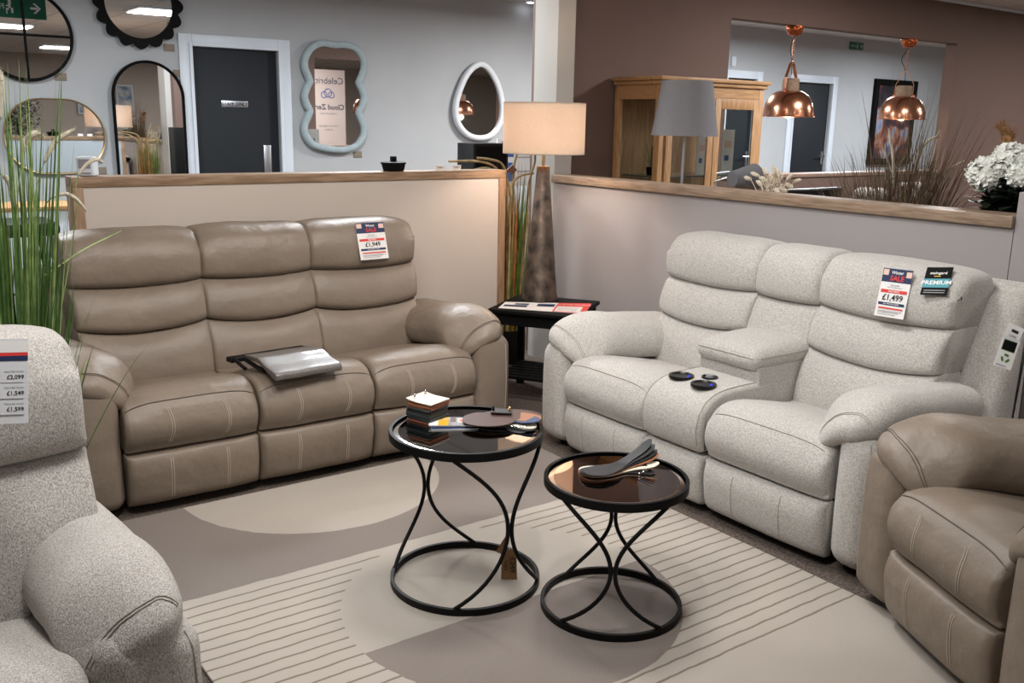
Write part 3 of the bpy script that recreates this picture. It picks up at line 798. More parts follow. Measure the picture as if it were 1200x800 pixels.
# brochures
def brochure(loc, rz, w_, h_, cover, label, lift=0):
    t = thing('brochure', label, 'brochure', loc, rz)
    bm = BM(); box(bm, -w_/2, -h_/2, .0003, w_/2, h_/2, .004, .0008); obj('pages', bm, m_paper, t, smooth=False)
    bm = BM(); mats = []
    for it in cover:
        if it[-1] not in mats: mats.append(it[-1])
        mi = mats.index(it[-1])
        if it[0] == 'r': quad(bm, (it[1]-.5)*w_, (it[2]-.5)*h_, (it[3]-.5)*w_, (it[4]-.5)*h_, .0042+.0001*len(bm.faces), mi)
        else: text_bm(bm, it[1], it[4]*h_, (it[2]-.5)*w_, (it[3]-.5)*h_, mi, z=.0052)
    obj('cover_print', bm, mats, t, smooth=False)
    return t
bp_ = on('z', Z1, 530, 497)
brochure((bp_.x-.005, bp_.y-.018, Z1), R(-28), .15, .085, [('r', 0, 0, 1, 1, m_navy), ('r', .0, .7, 1, 1, m_bluep)], 'dark blue brochure lying under another on the taller round table')
brochure((bp_.x, bp_.y, Z1+.0062), R(-33), .15, .085, [('r', 0, 0, .2, 1, m_paper), ('r', .2, 0, .42, 1, m_yellow), ('r', .42, 0, 1, 1, m_greyink), ('r', .46, .4, .58, .95, m_brownswatch), ('r', .62, .35, .8, .85, m_pink), ('r', .66, .5, .74, .7, m_red), ('r', .85, .2, .97, .8, m_paper), ('t', 'CARE', .31, .7, .16, m_paper)], 'white, yellow and photo covered brochure on the taller round table')
# fans of leather swatches
def blob(pts, sub=6): return [(p.x, p.y) for p in catmull([(a, b, 0) for a, b in pts], sub)]
def swatch_fan(root, shapes, z0):
    z = z0
    for pts, mtl, rot, nm, bend in shapes:
        ol = blob(pts); bm = BM(); prism(bm, ol, 0, .0028, 'xy')
        bmesh.ops.bevel(bm, geom=[e for e in bm.edges if abs(e.verts[0].co.z-e.verts[1].co.z) < 1e-6], offset=.0006, segments=1, affect='EDGES')
        top = [f for f in bm.faces if len(f.verts) > 8]
        bmesh.ops.triangulate(bm, faces=top)
        bmesh.ops.subdivide_edges(bm, edges=[e for e in bm.edges if e.calc_length() > .02], cuts=2, use_grid_fill=False)
        bmesh.ops.triangulate(bm, faces=[f for f in bm.faces if len(f.verts) > 4])
        for v in bm.verts: v.co.z += bend(v.co.x, v.co.y)
        o = obj(nm, bm, mtl, root); o.location = (0, 0, z); o.rotation_euler = (0, 0, R(rot)); z += .0036
    return z
HIDE = [(a*1.15, b*1.1) for a, b in [(-.11, .0), (-.085, .045), (-.03, .05), (.02, .062), (.07, .05), (.105, .02), (.11, -.015), (.075, -.03), (.04, -.022), (.0, -.05), (-.05, -.055), (-.095, -.035)]]
q = on('z', Z1+.01, 588, 493)
f1 = thing('swatch_fan', 'fanned hide-shaped swatches in brown, tan, navy and grey on the taller round table', 'swatches', (q.x, q.y, Z1), R(-40))
flat = lambda x, y: 0
zt = swatch_fan(f1, [([(a*.92, b*.9) for a, b in HIDE], m_blkswatch, -48, 'swatch', flat), (HIDE, m_greyswatch, -30, 'swatch', flat), ([(a*.97, b*.97) for a, b in HIDE], m_cream, -24, 'swatch', flat), (HIDE, m_blueswatch, -12, 'swatch', lambda x, y: .01*max(0, x/.1)),
    (HIDE, m_tanswatch, 2, 'swatch', lambda x, y: .006*max(0, x/.1)), ([(a*1.05, b*1.25) for a, b in HIDE], m_brownswatch, 24, 'swatch', flat)], .0008)
bm = rbox(.07, .045, .006, .002, n=6, center=(-.005, .045, zt+.006)); obj('binding_block', bm, m_greyswatch, f1)
for sx_ in (-.033, .022):
    bm = BM(); lathe(bm, [(0, 0), (.005, 0), (.005, .006), (.002, .007), (.005, .012), (0, .016)], 16, (sx_, .045, zt+.009)); obj('post_screw', bm, m_gold if sx_ > 0 else m_blackmetal, f1)
def chain(bm, pts, r=.006, wr=.0013):
    for i, p in enumerate(pts):
        p = Vector(p); c = [p+Vector((r*math.cos(2*PI*k/12), (r*.6*math.sin(2*PI*k/12)) if i % 2 else 0, 0 if i % 2 else r*.6*math.sin(2*PI*k/12))) for k in range(12)]
        tube(bm, c, wr, 6, closed=True)
bm = BM(); chain(bm, [(-.02+.011*k, -.058-.003*math.sin(k), .010+.002*(k % 2)) for k in range(10)]); obj('bead_chain', bm, m_chrome, f1)
q = on('z', Z2+.01, 722, 549)
f2 = thing('swatch_fan', 'fanned charcoal, black and cream leather swatches on the lower round table', 'swatches', (q.x, q.y, Z2), R(-12))
up = lambda x, y: .035*max(0, (x-.02)/.09)**1.6
LONG = [(-.125, -.01), (-.11, .03), (-.06, .035), (-.01, .022), (.04, .025), (.09, .02), (.135, .012), (.145, -.005), (.12, -.02), (.06, -.012), (.02, -.02), (-.03, -.04), (-.09, -.045)]
swatch_fan(f2, [([(a*.85, b*1.1) for a, b in LONG], m_blkswatch, -28, 'swatch', flat), ([(a*.95, b*1.15) for a, b in LONG], m_cream, -14, 'swatch', lambda x, y: up(x, y)*.35), (LONG, m_tanswatch, -4, 'swatch', lambda x, y: up(x, y)*.6),
    (LONG, m_blkswatch, 0, 'swatch', lambda x, y: up(x, y)*.7), (LONG, m_greyswatch, 6, 'swatch', lambda x, y: up(x, y)*.85), (LONG, m_greyswatch, 13, 'swatch', up)], .0008)
bm = BM(); chain(bm, [(.055+.009*k, -.055+.004*k, .007+.001*(k % 2)) for k in range(7)], .0055); obj('bead_chain', bm, m_chrome, f2)
bm = BM(); tube(bm, [(.085, -.02, .012), (.09, -.025, .022), (.095, -.03, .012), (.10, -.04, .004)], .003, 8); obj('clip', bm, m_blackmetal, f2)

# wrapped armrest cover on the middle seat of the leather sofa
wp = thing('wrapped_fabric', 'film wrapped folded grey fabric panel lying on the middle seat of the leather sofa', 'fabric sample', (1.515, 3.66, .482), R(4)); wp.rotation_euler = (R(-3), 0, R(4))
prof = [(-.155, -.012), (-.145, .010), (-.06, .028), (-.01, .045), (.02, .05), (.12, .046), (.13, .040), (.125, .030), (.02, .030), (-.02, .022), (-.07, .004), (-.14, -.020)]
bm = sweep(prof, -.145, .155, .004, 16, 0, lambda u, v: Vector((v.x+.10*v.y*0, v.y, v.z+.0006*math.sin(v.x*40)))); obj('fabric_panel', bm, m_pack, wp, angle=50)
bm = rbox(.36, .05, .022, .006, n=10, center=(-.02, .165, .028)); obj('bracket', bm, m_plasticsoft, wp, rot=(0, 0, R(2)))
bm = BM(); tube(bm, [(-.15, .12, .03), (-.14, .02, .008), (-.13, -.02, .002)], .009, 8); tube(bm, [(-.19, .14, .035), (-.185, .08, .015), (-.18, .05, .004)], .008, 8); obj('side_arm', bm, m_plasticsoft, wp)

# ------------------------------------------------------------------ price list in a sleeve on the near left chair
bpy.context.view_layer.update()
def sleeve():
    a = at_depth(-22, 398, Vector((.34, 2.06, .93))); b = at_depth(19, 397, Vector((.36, 2.06, .93))); c = at_depth(-8, 497, Vector((.33, 2.02, .80)))
    items = [('r', 0, .78, 1, .92, m_red), ('r', 0, .84, 1, .98, m_paper), ('r', .02, .74, 1, .80, m_navy)]
    for i, tx in enumerate(('£2,099', '£1,549', '£1,599')):
        y = .56-.19*i
        items += [('r', .06, y-.075, .88, y+.075, m_sleeve), ('t', 'RECLINER CHAIR', .6, y+.05, .028, m_greyink), ('t', tx, .64, y-.015, .07, m_ink)]
    o = card('price_list', 'price list in a clear sleeve hanging on the near left grey chair', 'price card', a, b, c, items, m_sleeve, .0)
    return o
sleeve()
# care labels on the rear corner of the cream sofa
a = on('x', 3.30, 1187, 372)
hg = thing('hanging_label', 'white hanging care labels with a recycling mark on the rear corner of the cream sofa', 'tag', (3.38, 1.55, .7))
def lab(c4, items, nm):
    P4 = [at_depth(*q, Vector((3.30, 1.56, .8)))-hg.location for q in c4]
    tl, tr, br, bl = P4; ex = tr-tl; W_ = ex.length; ex.normalize(); ey = tl-bl; ey -= ex*ey.dot(ex); H_ = ey.length; ey.normalize(); ez = ex.cross(ey)
    mt = Matrix((ex, ey, ez)).transposed().to_4x4(); mt.translation = bl
    bm = BM(); box(bm, 0, 0, -.001, W_, H_, 0, 0, 0, mt); o = obj(nm, bm, m_paper, hg, smooth=False)
    mats = []; bm = BM()
    for k, it in enumerate(items):
        if it[-1] not in mats: mats.append(it[-1])
        mi = mats.index(it[-1])
        n0 = len(bm.verts)
        if it[0] == 'r': quad(bm, it[1]*W_, it[2]*H_, it[3]*W_, it[4]*H_, .0006+.0002*k, mi)
        elif it[0] == 'rec':
            for j in range(3):
                a0 = R(90+120*j)
                cx, cy, r1 = it[1]*W_, it[2]*H_, it[3]*H_
                arc = [(cx+r1*math.cos(a0+R(q_)), cy+r1*math.sin(a0+R(q_))) for q_ in (-42, -15, 15, 34)]; inn = [(cx+r1*.5*math.cos(a0+R(q_)), cy+r1*.5*math.sin(a0+R(q_))) for q_ in (34, 15, -15, -42)]
                vs = [bm.verts.new((x_, y_, .002)) for x_, y_ in arc+inn]; f = bm.faces.new(vs); f.material_index = mi
        else: text_bm(bm, it[1], it[4]*H_, it[2]*W_, it[3]*H_, mi, z=.0009+.0002*k)
        bm.verts.ensure_lookup_table()
    for v in bm.verts: v.co = mt @ v.co
    obj('label_print', bm, mats, o, smooth=False)
lab(((1182, 377), (1199, 385), (1196, 400), (1176, 394)), [('r', .3, .5, .75, .7, m_ink), ('t', 'CARE', .5, .25, .22, m_ink)], 'label_card')
lab(((1176, 393), (1196, 400), (1182, 434), (1164, 427)), [('r', .12, .56, .88, .92, m_green), ('r', .14, .58, .86, .9, m_black), ('rec', .5, .32, .15, m_green), ('r', .1, .05, .7, .08, m_greyink)], 'recycling_card')
bm = BM(); tube(bm, [at_depth(x, y, Vector((3.30, 1.56, .8)))-hg.location for x, y in ((1181, 358), (1184, 368), (1187, 379))], .0012, 6); obj('string', bm, m_string, hg)

# ------------------------------------------------------------------ square black lamp table, leaflet and lamp
TZ = .52; TC = Vector((3.15, 4.03, 0)); TA = R(-56)
st = thing('lamp_table', 'square black wooden lamp table with a slatted lower shelf in the corner', 'table', TC, TA)
hs = .245
bm = BM(); box(bm, -hs, -hs, TZ-.022, hs, hs, TZ, .005); obj('tabletop', bm, m_black, st)
bm = BM()
for s_ in (-1, 1): box(bm, -hs+.03, s_*(hs-.035)-.009, TZ-.085, hs-.03, s_*(hs-.035)+.009, TZ-.0225); box(bm, s_*(hs-.035)-.009, -hs+.03, TZ-.085, s_*(hs-.035)+.009, hs-.03, TZ-.0225)
obj('apron', bm, m_black, st)
for sx_ in (-1, 1):
    for sy_ in (-1, 1):
        bm = BM(); box(bm, sx_*(hs-.035)-.019, sy_*(hs-.035)-.019, 0, sx_*(hs-.035)+.019, sy_*(hs-.035)+.019, TZ-.0225, .003); obj('leg', bm, m_black, st)
bm = BM()
for k in range(7): box(bm, -hs+.04, -hs+.06+k*.055, .13, hs-.04, -hs+.095+k*.055, .145, .002)
for s_ in (-1, 1): box(bm, s_*(hs-.05)-.012, -hs+.05, .10, s_*(hs-.05)+.012, hs-.05, .1295)
obj('shelf', bm, m_black, st)
# leaflet lying on it
L_ = [on('z', TZ, *p) for p in ((592, 354), (693, 356), (686, 368), (584, 361))]
c0 = (L_[0]+L_[1]+L_[2]+L_[3])/4; ex = ((L_[1]-L_[0])+(L_[2]-L_[3])).normalized()
lf = thing('leaflet', 'white and red clearance leaflet on the square black lamp table', 'leaflet', (c0.x, c0.y, TZ), math.atan2(ex.y, ex.x))
def loc_(p): return Matrix.Rotation(-math.atan2(ex.y, ex.x), 3, 'Z') @ (p-Vector((c0.x, c0.y, TZ)))
PL = [loc_(p) for p in L_]
def lerp4(u, v): 
    a = PL[3].lerp(PL[2], u); b = PL[0].lerp(PL[1], u); r = a.lerp(b, v); return r
bm = BM(); prism(bm, [(p.x, p.y) for p in (PL[3], PL[2], PL[1], PL[0])], .0008, .0022, 'xy'); obj('sheet', bm, m_paper, lf, smooth=False)
bm = BM()
def q4(u0, v0, u1, v1, mi, z=.0026):
    f = bm.faces.new([bm.verts.new((*lerp4(u, v).xy, z)) for u, v in ((u0, v0), (u1, v0), (u1, v1), (u0, v1))]); f.material_index = mi
q4(.62, .0, 1, 1, 0); q4(.64, .06, .93, .6, 1, .0029); q4(.03, .3, .3, .55, 2, .0029); q4(.14, .62, .3, .8, 2, .0029); q4(.40, .5, .6, .8, 2, .0029)
for i in range(4): q4(.66, .14+.1*i, .88, .17+.1*i, 3, .0031)
m2 = Matrix.Translation(lerp4(.80, .8)) @ Matrix.Rotation(0, 4, 'Z')
text_bm(bm, 'CLEARANCE', .036, 0, 0, 1, z=.0032, mtx=m2)
obj('print', bm, [m_red, m_paper, m_navy, m_greyink], lf, smooth=False)
# the lamp
LX, LY = 3.212, 4.16
lp = thing('table_lamp', 'lit table lamp with a peach drum shade and tall tapering bronze base in the corner', 'lamp', (LX, LY, TZ))
bm = BM(); lathe(bm, [(0, .0008), (.100, .0008), (.102, .004), (.102, .012), (.094, .04), (.034, .735), (.032, .74), (0, .74)], 64); obj('lamp_base', bm, m_patina, lp)
bm = BM(); lathe(bm, [(.0355, .715), (.037, .72), (.0345, .742), (0, .742)], 48); obj('top_collar', bm, m_patinatop, lp)
bm = BM(); lathe(bm, [(0, .742), (.009, .742), (.009, .83), (.016, .83), (.016, .88), (0, .88)], 24); obj('lamp_neck', bm, m_gold, lp)
SR, SZ0, SZ1 = .222, .808, 1.078
bm = BM(); lathe(bm, [(SR, SZ0), (SR, SZ1), (SR-.003, SZ1), (SR-.003, SZ0)], 96, close=True); sh = obj('lamp_shade', bm, m_shade, lp)
bm = BM()
for z_ in (SZ0+.003, SZ1-.003): tube(bm, [((SR-.002)*math.cos(2*PI*k/64), (SR-.002)*math.sin(2*PI*k/64), z_) for k in range(64)], .0035, 6, closed=True)
for a in range(3): tube(bm, [(.012, 0, SZ1-.03), ((SR-.003)*math.cos(a*2.094), (SR-.003)*math.sin(a*2.094), SZ1-.004)], .002, 6)
obj('shade_ring', bm, m_shade, sh)
bm = BM(); lathe(bm, [(0, .875), (.012, .88), (.03, .92), (.03, .94), (.02, .962), (0, .97)], 24); obj('bulb', bm, mat('warm_bulb', 'ffe2b8', .4, emit='ffc98f', es=6), lp)
pl = bpy.data.lights.new('bulb_lamp', 'POINT'); pl.energy = 27; pl.color = (1, .79, .64); pl.shadow_soft_size = .05
po = bpy.data.objects.new('bulb_lamp', pl); C.objects.link(po); po.parent = lp; po.location = (0, 0, .925)

# ------------------------------------------------------------------ plants
def blade(bm, base, tip, bend, w0, mi=0, seg=7, drop=0):
    base, tip = Vector(base), Vector(tip); side = (tip-base).cross(Vector((random.uniform(-1, 1), random.uniform(-1, 1), 0))).normalized()
    pr = None
    for i in range(seg+1):
        t = i/seg; p = base.lerp(tip, t)+Vector(bend)*math.sin(PI*t*.5)*t+Vector((0, 0, -drop*t**4))
        w_ = w0*(1-t**2.2)+.0004
        a, b, c = bm.verts.new(p-side*w_/2), bm.verts.new(p+side.cross(Vector((0, 0, 1)))*w_*.2), bm.verts.new(p+side*w_/2)
        if pr:
            for f in ((pr[0], pr[1], b, a), (pr[1], pr[2], c, b)):
                q = bm.faces.new(f); q.material_index = mi
        pr = (a, b, c)
def plume(path, r, m, parent, name='plume', stem_m=None, seed=0, stem=None):
    P_ = catmull(path, 6, False); n = len(P_); rad = []
    bm = BM()
    for i in range(n):
        t = i/(n-1); rad.append(r*(.35+.65*math.sin(PI*min(1, t*1.05))**.6)*(1 if t < .98 else .4))
    tube(bm, P_, [q*.6 for q in rad], 8)
    rnd = random.Random(seed)
    for i in range(n-1):
        for k in range(14):
            p = P_[i].lerp(P_[i+1], rnd.random()); d = (P_[min(n-1, i+1)]-P_[i]).normalized()
            o = Vector((rnd.gauss(0, 1), rnd.gauss(0, 1), rnd.gauss(0, 1))); o = (o-d*o.dot(d)).normalized()
            tip = p+o*rad[i]*1.15+d*rad[i]*1.3; s_ = d.cross(o)*r*.10
            bm.faces.new([bm.verts.new(q) for q in (p-s_, p+s_, tip)])
    return obj(name, bm, m, parent, angle=0)
def pot(parent, r, h, m, z=0):
    bm = BM(); lathe(bm, [(0, z), (r*.8, z), (r, z+h), (r*.93, z+h), (r*.9, z+h*.85), (0, z+h*.85)], 40); p_ = obj('pot', bm, m, parent, angle=50)
    bm = BM(); lathe(bm, [(0, z+h*.86), (r*.88, z+h*.86), (0, z+h*.84)], 32); obj('soil', bm, m_soil, parent)
# tall green grass between the near chair and the leather sofa
GX, GY = .36, 3.0
gp = thing('potted_grass', 'tall green artificial grass with cream foxtails standing behind the grey armchair', 'plant', (GX, GY, 0))
pot(gp, .13, .24, m_plasticsoft)
bm = BM(); bm2 = BM(); rnd = random.Random(3)
for k in range(430):
    a = rnd.uniform(0, 2*PI); r0 = rnd.uniform(0, .10); sp = rnd.uniform(0, .17)**1.0
    hgt = rnd.uniform(.75, 1.65)
    base = (r0*math.cos(a), r0*math.sin(a), .2)
    tip = (base[0]+sp*math.cos(a)*1.0, base[1]+sp*math.sin(a)*.8, hgt)
    blade(bm if rnd.random() < .72 else bm2, base, tip, (.10*sp*math.cos(a), .1*sp*math.sin(a), 0), rnd.choice((.008, .011, .014, .018)), 0, 8, drop=rnd.uniform(0, .22)*sp*2)
for k in range(60):
    a = rnd.uniform(0, 2*PI); sp = rnd.uniform(.1, .42); base = (.05*math.cos(a), .05*math.sin(a), .2)
    blade(bm, base, (sp*math.cos(a), sp*math.sin(a), rnd.uniform(.9, 1.5)), (0, 0, 0), .004, 0, 8, drop=rnd.uniform(0, .4)*sp)
# the long arching light blade over the sofa back
def gpt(px, py, y=GY): return on('y', y, px, py)-Vector((GX, GY, 0))
pts = [gpt(-30, 470), gpt(0, 425), gpt(30, 380), gpt(0+0, 352), gpt(60, 320), gpt(100, 293), gpt(142, 268)]
obj('foliage', bm, m_grass, gp, angle=0); obj('light_foliage', bm2, m_grass2, gp, angle=0)
bm = BM(); P_ = catmull([gpt(-8, 440, 3.0), gpt(-4, 366, 3.0), gpt(20, 343, 3.02), gpt(62, 316, 3.05), gpt(100, 291, 3.1), gpt(143, 270, 3.15)], 6, False)
pr = None
for i, p in enumerate(P_):
    w_ = .0032*(1-(i/len(P_))**2)+.0006; a, b = bm.verts.new(p+Vector((0, 0, w_))), bm.verts.new(p-Vector((0, .002, w_)))
    if pr: bm.faces.new((pr[0], pr[1], b, a))
    pr = (a, b)
obj('arching_blade', bm, m_grass2, gp, angle=0)
for i, (pp, r_) in enumerate([([(20, 240), (25, 190), (30, 165), (42, 156), (48, 160)], .016), ([(42, 225), (52, 190), (66, 165), (88, 151)], .013), ([(50, 250), (60, 232), (76, 227), (90, 234), (101, 247)], .010), ([(88, 225), (92, 205), (101, 193), (112, 187), (120, 190)], .009), ([(-10, 207), (3, 205), (12, 215), (15, 240)], .015), ([(-6, 190), (0, 140), (2, 100), (-2, 80)], .016)]):
    y_ = GY+.03*i
    plume([gpt(a, b, y_) for a, b in pp[1:]], r_, m_plume, gp, 'foxtail', seed=i)
    bm = BM(); tube(bm, catmull([(0.02*i-.05, .02, .25), (gpt(*pp[0], y_)+Vector((-.02, 0, -.15))), gpt(*pp[0], y_), gpt(*pp[1], y_)], 6, False), .0016, 6); obj('stem', bm, m_grass2, gp)
# reeds behind the lamp, between partition end and column
RX, RY = 3.42, 4.78
rd = thing('potted_reeds', 'tall rust and green artificial reeds behind the bronze lamp', 'plant', (RX, RY, 0))
pot(rd, .12, .22, m_plasticsoft)
bs = [BM(), BM(), BM()]; rnd = random.Random(5)
for k in range(340):
    a = rnd.uniform(0, 2*PI); r0 = rnd.uniform(0, .105); sp = rnd.uniform(0, .09)
    base = (r0*math.cos(a), r0*math.sin(a), .18)
    x_ = base[0]
    ci = 1 if (x_ < .0 and rnd.random() < .55) else (0 if rnd.random() < .75 else 2)
    blade(bs[ci], base, (base[0]+sp*math.cos(a), base[1]+sp*math.sin(a), rnd.uniform(.85, 1.27)), (0, 0, 0), rnd.choice((.008, .012, .017)), 0, 6)
for b_, m_, nm in zip(bs, (m_reedg, m_reedo, m_reedt), ('green_blades', 'rust_blades', 'tan_blades')): obj(nm, b_, m_, rd, angle=0)
def rpt(px, py, y=4.72): return on('y', y, px, py)-Vector((RX, RY, 0))
for i, pp in enumerate([[(600, 300), (596, 250), (592, 215), (580, 196), (560, 189), (526, 189)], [(606, 300), (600, 240), (594, 208), (588, 192), (575, 187), (559, 185)], [(600, 300), (594, 250), (597, 222), (608, 207), (625, 203)], [(612, 300), (616, 260), (620, 215), (627, 187), (624, 170)], [(606, 300), (602, 240), (602, 200), (606, 180), (612, 165)], [(598, 300), (590, 232), (582, 205), (570, 197), (556, 199)]]):
    bm = BM(); P_ = catmull([rpt(a, b, 4.70+.012*i) for a, b in pp], 6, False); P_ = [Vector((.02*i-.05, 0, .2))]+P_; n = len(P_)
    tube(bm, P_, [.004+.004*min(1, k/8)*(1-k/n*.3) for k in range(n)], 8); obj('curled_reed', bm, m_reedt, rd)
c_ = rpt(600, 199, 4.64); bm = BM(); s_ = .030
prism(bm, [(c_.x-s_*1.25, c_.z), (c_.x, c_.z-s_), (c_.x+s_*1.25, c_.z), (c_.x, c_.z+s_)], c_.y-.002, c_.y+.002); obj('diamond_ornament', bm, m_dia, rd, smooth=False)

# ------------------------------------------------------------------ mirrors on the wall
def wpt(px, py): q = on('y', YB, px, py); return q.x, q.z
def mirror(name, label, ol, fw, fd, fm, group=None, yaw=0, tilt=0, gl=.0, outer=None, bars=None, c=None):
    xs = [p[0] for p in ol]; zs = [p[1] for p in ol]; cx = (min(xs)+max(xs))/2; cz = (min(zs)+max(zs))/2
    t = bpy.data.objects.new(name, None); C.objects.link(t); tag(t, label, 'mirror', group); t.empty_display_size = .1
    W_ = max(xs)-min(xs)
    t.location = (cx, YB-fd-.012-abs(math.tan(R(yaw)))*W_/2, cz); t.rotation_euler = (R(tilt), 0, R(yaw))
    L_ = [(x-cx, z_-cz) for x, z_ in ol]
    bm = BM(); prism(bm, L_, .004, .010); obj('mirror_glass', bm, m_mirror, t, smooth=False)
    bm = BM()
    if outer:
        O = [(x-cx, z_-cz) for x, z_ in outer]; n = len(L_)
        A = [bm.verts.new((x, -fd/2, z_)) for x, z_ in L_]; B = [bm.verts.new((x, -fd/2, z_)) for x, z_ in O]
        A2 = [bm.verts.new((x, fd/2+.004, z_)) for x, z_ in L_]; B2 = [bm.verts.new((x, fd/2+.004, z_)) for x, z_ in O]
        for i in range(n):
            j = (i+1) % n
            bm.faces.new((A[i], A[j], B[j], B[i])); bm.faces.new((A2[i], B2[i], B2[j], A2[j])); bm.faces.new((A[i], A2[i], A2[j], A[j])); bm.faces.new((B[i], B[j], B2[j], B2[i]))
    else:
        # rounded frame section following the outline
        n = len(L_)
        sec = [(-fw*.1, fd/2), (-fw*.1, -fd*.3), (fw*.12, -fd*.5), (fw*.6, -fd*.55), (fw*.9, -fd*.35), (fw, -.0), (fw, fd/2)]
        rings = []
        for i in range(n):
            p = Vector(L_[i]); tq = (Vector(L_[(i+1) % n])-Vector(L_[i-1])).normalized(); nn = Vector((tq.y, -tq.x))
            if nn.dot(p) < 0 and False: nn = -nn
            rings.append([bm.verts.new((p.x+nn.x*a, b, p.y+nn.y*a)) for a, b in sec])
        for i in range(n):
            A, B = rings[i], rings[(i+1) % n]
            for k in range(len(sec)-1): bm.faces.new((A[k], A[k+1], B[k+1], B[k]))
    obj('mirror_frame', bm, fm, t, angle=50)
    if bars:
        bm = BM()
        for a in bars: tube(bm, [(x-cx, -.004, z_-cz) for x, z_ in a], .009, 6)
        obj('glazing_bar', bm, fm, t)
    return t
def circle(cx, cz, r, n=72, rz=None): return [(cx+r*math.cos(-2*PI*k/n+PI/2), cz+(rz or r)*math.sin(-2*PI*k/n+PI/2)) for k in range(n)]
def ccw(o):   # keep outward normal = (t.y,-t.x): need counter clockwise order
    a = sum(o[i][0]*o[(i+1) % len(o)][1]-o[(i+1) % len(o)][0]*o[i][1] for i in range(len(o)))
    return o if a > 0 else o[::-1]
# 1 round window mirror
x0, z0 = wpt(28, 41); r0 = wpt(79, 41)[0]-x0; r0z = z0-wpt(29, 94)[1]
rr0 = (r0+r0z)/2
mirror('wall_mirror', 'round black framed window-pane mirror at the top left of the mirror wall', ccw(circle(x0, z0, rr0)), .022, .03, m_black, yaw=0, bars=[[(x0, z0-rr0), (x0, z0+rr0)], [(x0-rr0, z0), (x0+rr0, z0)]])
# 2 scalloped
x0, z0 = wpt(161, 5); r0 = wpt(200, 5)[0]-x0; n = 240
inn = ccw(circle(x0, z0, r0, n)); out = []
for (x, z_) in inn:
    a = math.atan2(z_-z0, x-x0); rr = r0*(1.15+.17*abs(math.cos(8*a))**.9)
    out.append((x0+rr*math.cos(a), z0+rr*math.sin(a)))
mirror('wall_mirror', 'round mirror with a black scalloped frame at the top of the mirror wall', inn, .03, .03, m_black, outer=out)
# 3 arch
xa, xb = wpt(135, 150)[0], wpt(214, 150)[0]; zt_ = wpt(175, 74)[1]; rA = (xb-xa)/2; xc = (xa+xb)/2
arch = [(xa, .85), (xb, .85)]+[(xc+rA*math.cos(PI*k/32), zt_-rA+rA*math.sin(PI*k/32)) for k in range(33)]
mirror('wall_mirror', 'black framed arched mirror beside the staff door', ccw(arch), .02, .03, m_black, yaw=1.0)
# 4 gold capsule
xa, xb = wpt(4, 160)[0], wpt(121, 160)[0]; za, zb = wpt(62, 202)[1], wpt(62, 117)[1]; rC = (zb-za)/2; zc = (za+zb)/2
cap_ = [(xb-rC+rC*math.cos(a), zc+rC*math.sin(a)) for a in [PI/2-PI*k/24 for k in range(25)]]+[(xa+rC+rC*math.cos(a), zc+rC*math.sin(a)) for a in [-PI/2-PI*k/24 for k in range(25)]]
mirror('wall_mirror', 'horizontal capsule mirror with a thin gold frame behind the green grass', ccw(cap_), .012, .02, m_gold, yaw=1.6)
# 5 wavy
W5 = [(389, 55), (403, 56), (415, 64), (421, 78), (418, 92), (411, 103), (410, 112), (417, 124), (421, 135), (417, 148), (420, 155), (423, 163)]
cxp = 389
half = [(0, 58), (14, 58), (26, 63), (33, 74), (33, 85), (27, 97), (26.5, 103), (31, 112), (32, 118), (27, 132), (26.5, 139), (31, 150), (31, 160), (24, 169), (13, 173), (0, 173)]
half = [(0, 56), (13, 56), (24, 60), (31, 70), (32, 80), (28, 91), (26, 98), (30, 107), (32, 115), (30, 123), (26, 131), (28, 139), (32, 149), (31, 159), (24, 168), (13, 172), (0, 172)]
pxl = [(cxp+a, b) for a, b in half]+[(cxp-a, b-2) for a, b in half[::-1][1:-1]]
ol = [wpt(a, b) for a, b in pxl]; ol = [(p.x, p.y) for p in catmull([(a, b, 0) for a, b in ol], 6)]
mirror('wall_mirror', 'tall wavy mirror with a pale blue frame right of the staff door', ccw(ol), .055, .045, m_blueframe, yaw=0)
# 6 egg
egg = [(559, 78), (569, 84), (578, 100), (583, 120), (582, 140), (573, 155), (559, 159), (545, 155), (535, 142), (533, 125), (538, 105), (547, 87)]
ol = [wpt(a, b) for a, b in egg]; ol = [(p.x, p.y) for p in catmull([(a, b, 0) for a, b in ol], 6)]
mirror('wall_mirror', 'egg shaped mirror with a white frame left of the lit lamp', ccw(ol), .05, .045, m_whiteframe, yaw=0)
for i, (px, py, nm) in enumerate([(71, 90, 'beside the round window-pane mirror'), (198, 56, 'below the scalloped mirror'), (209, 86, 'between arched mirror and staff door'), (419, 181, 'under the wavy mirror'), (118, 200, 'right of the gold capsule mirror')]):
    x_, z_ = wpt(px, py); bm = BM(); box(bm, x_-.045, YB-.006, z_-.03, x_+.045, YB-.001, z_+.03, .001)
    tag(obj('price_label', bm, m_tagbrown), 'small taupe price label on the wall '+nm, 'label', 'price labels on the mirror wall')

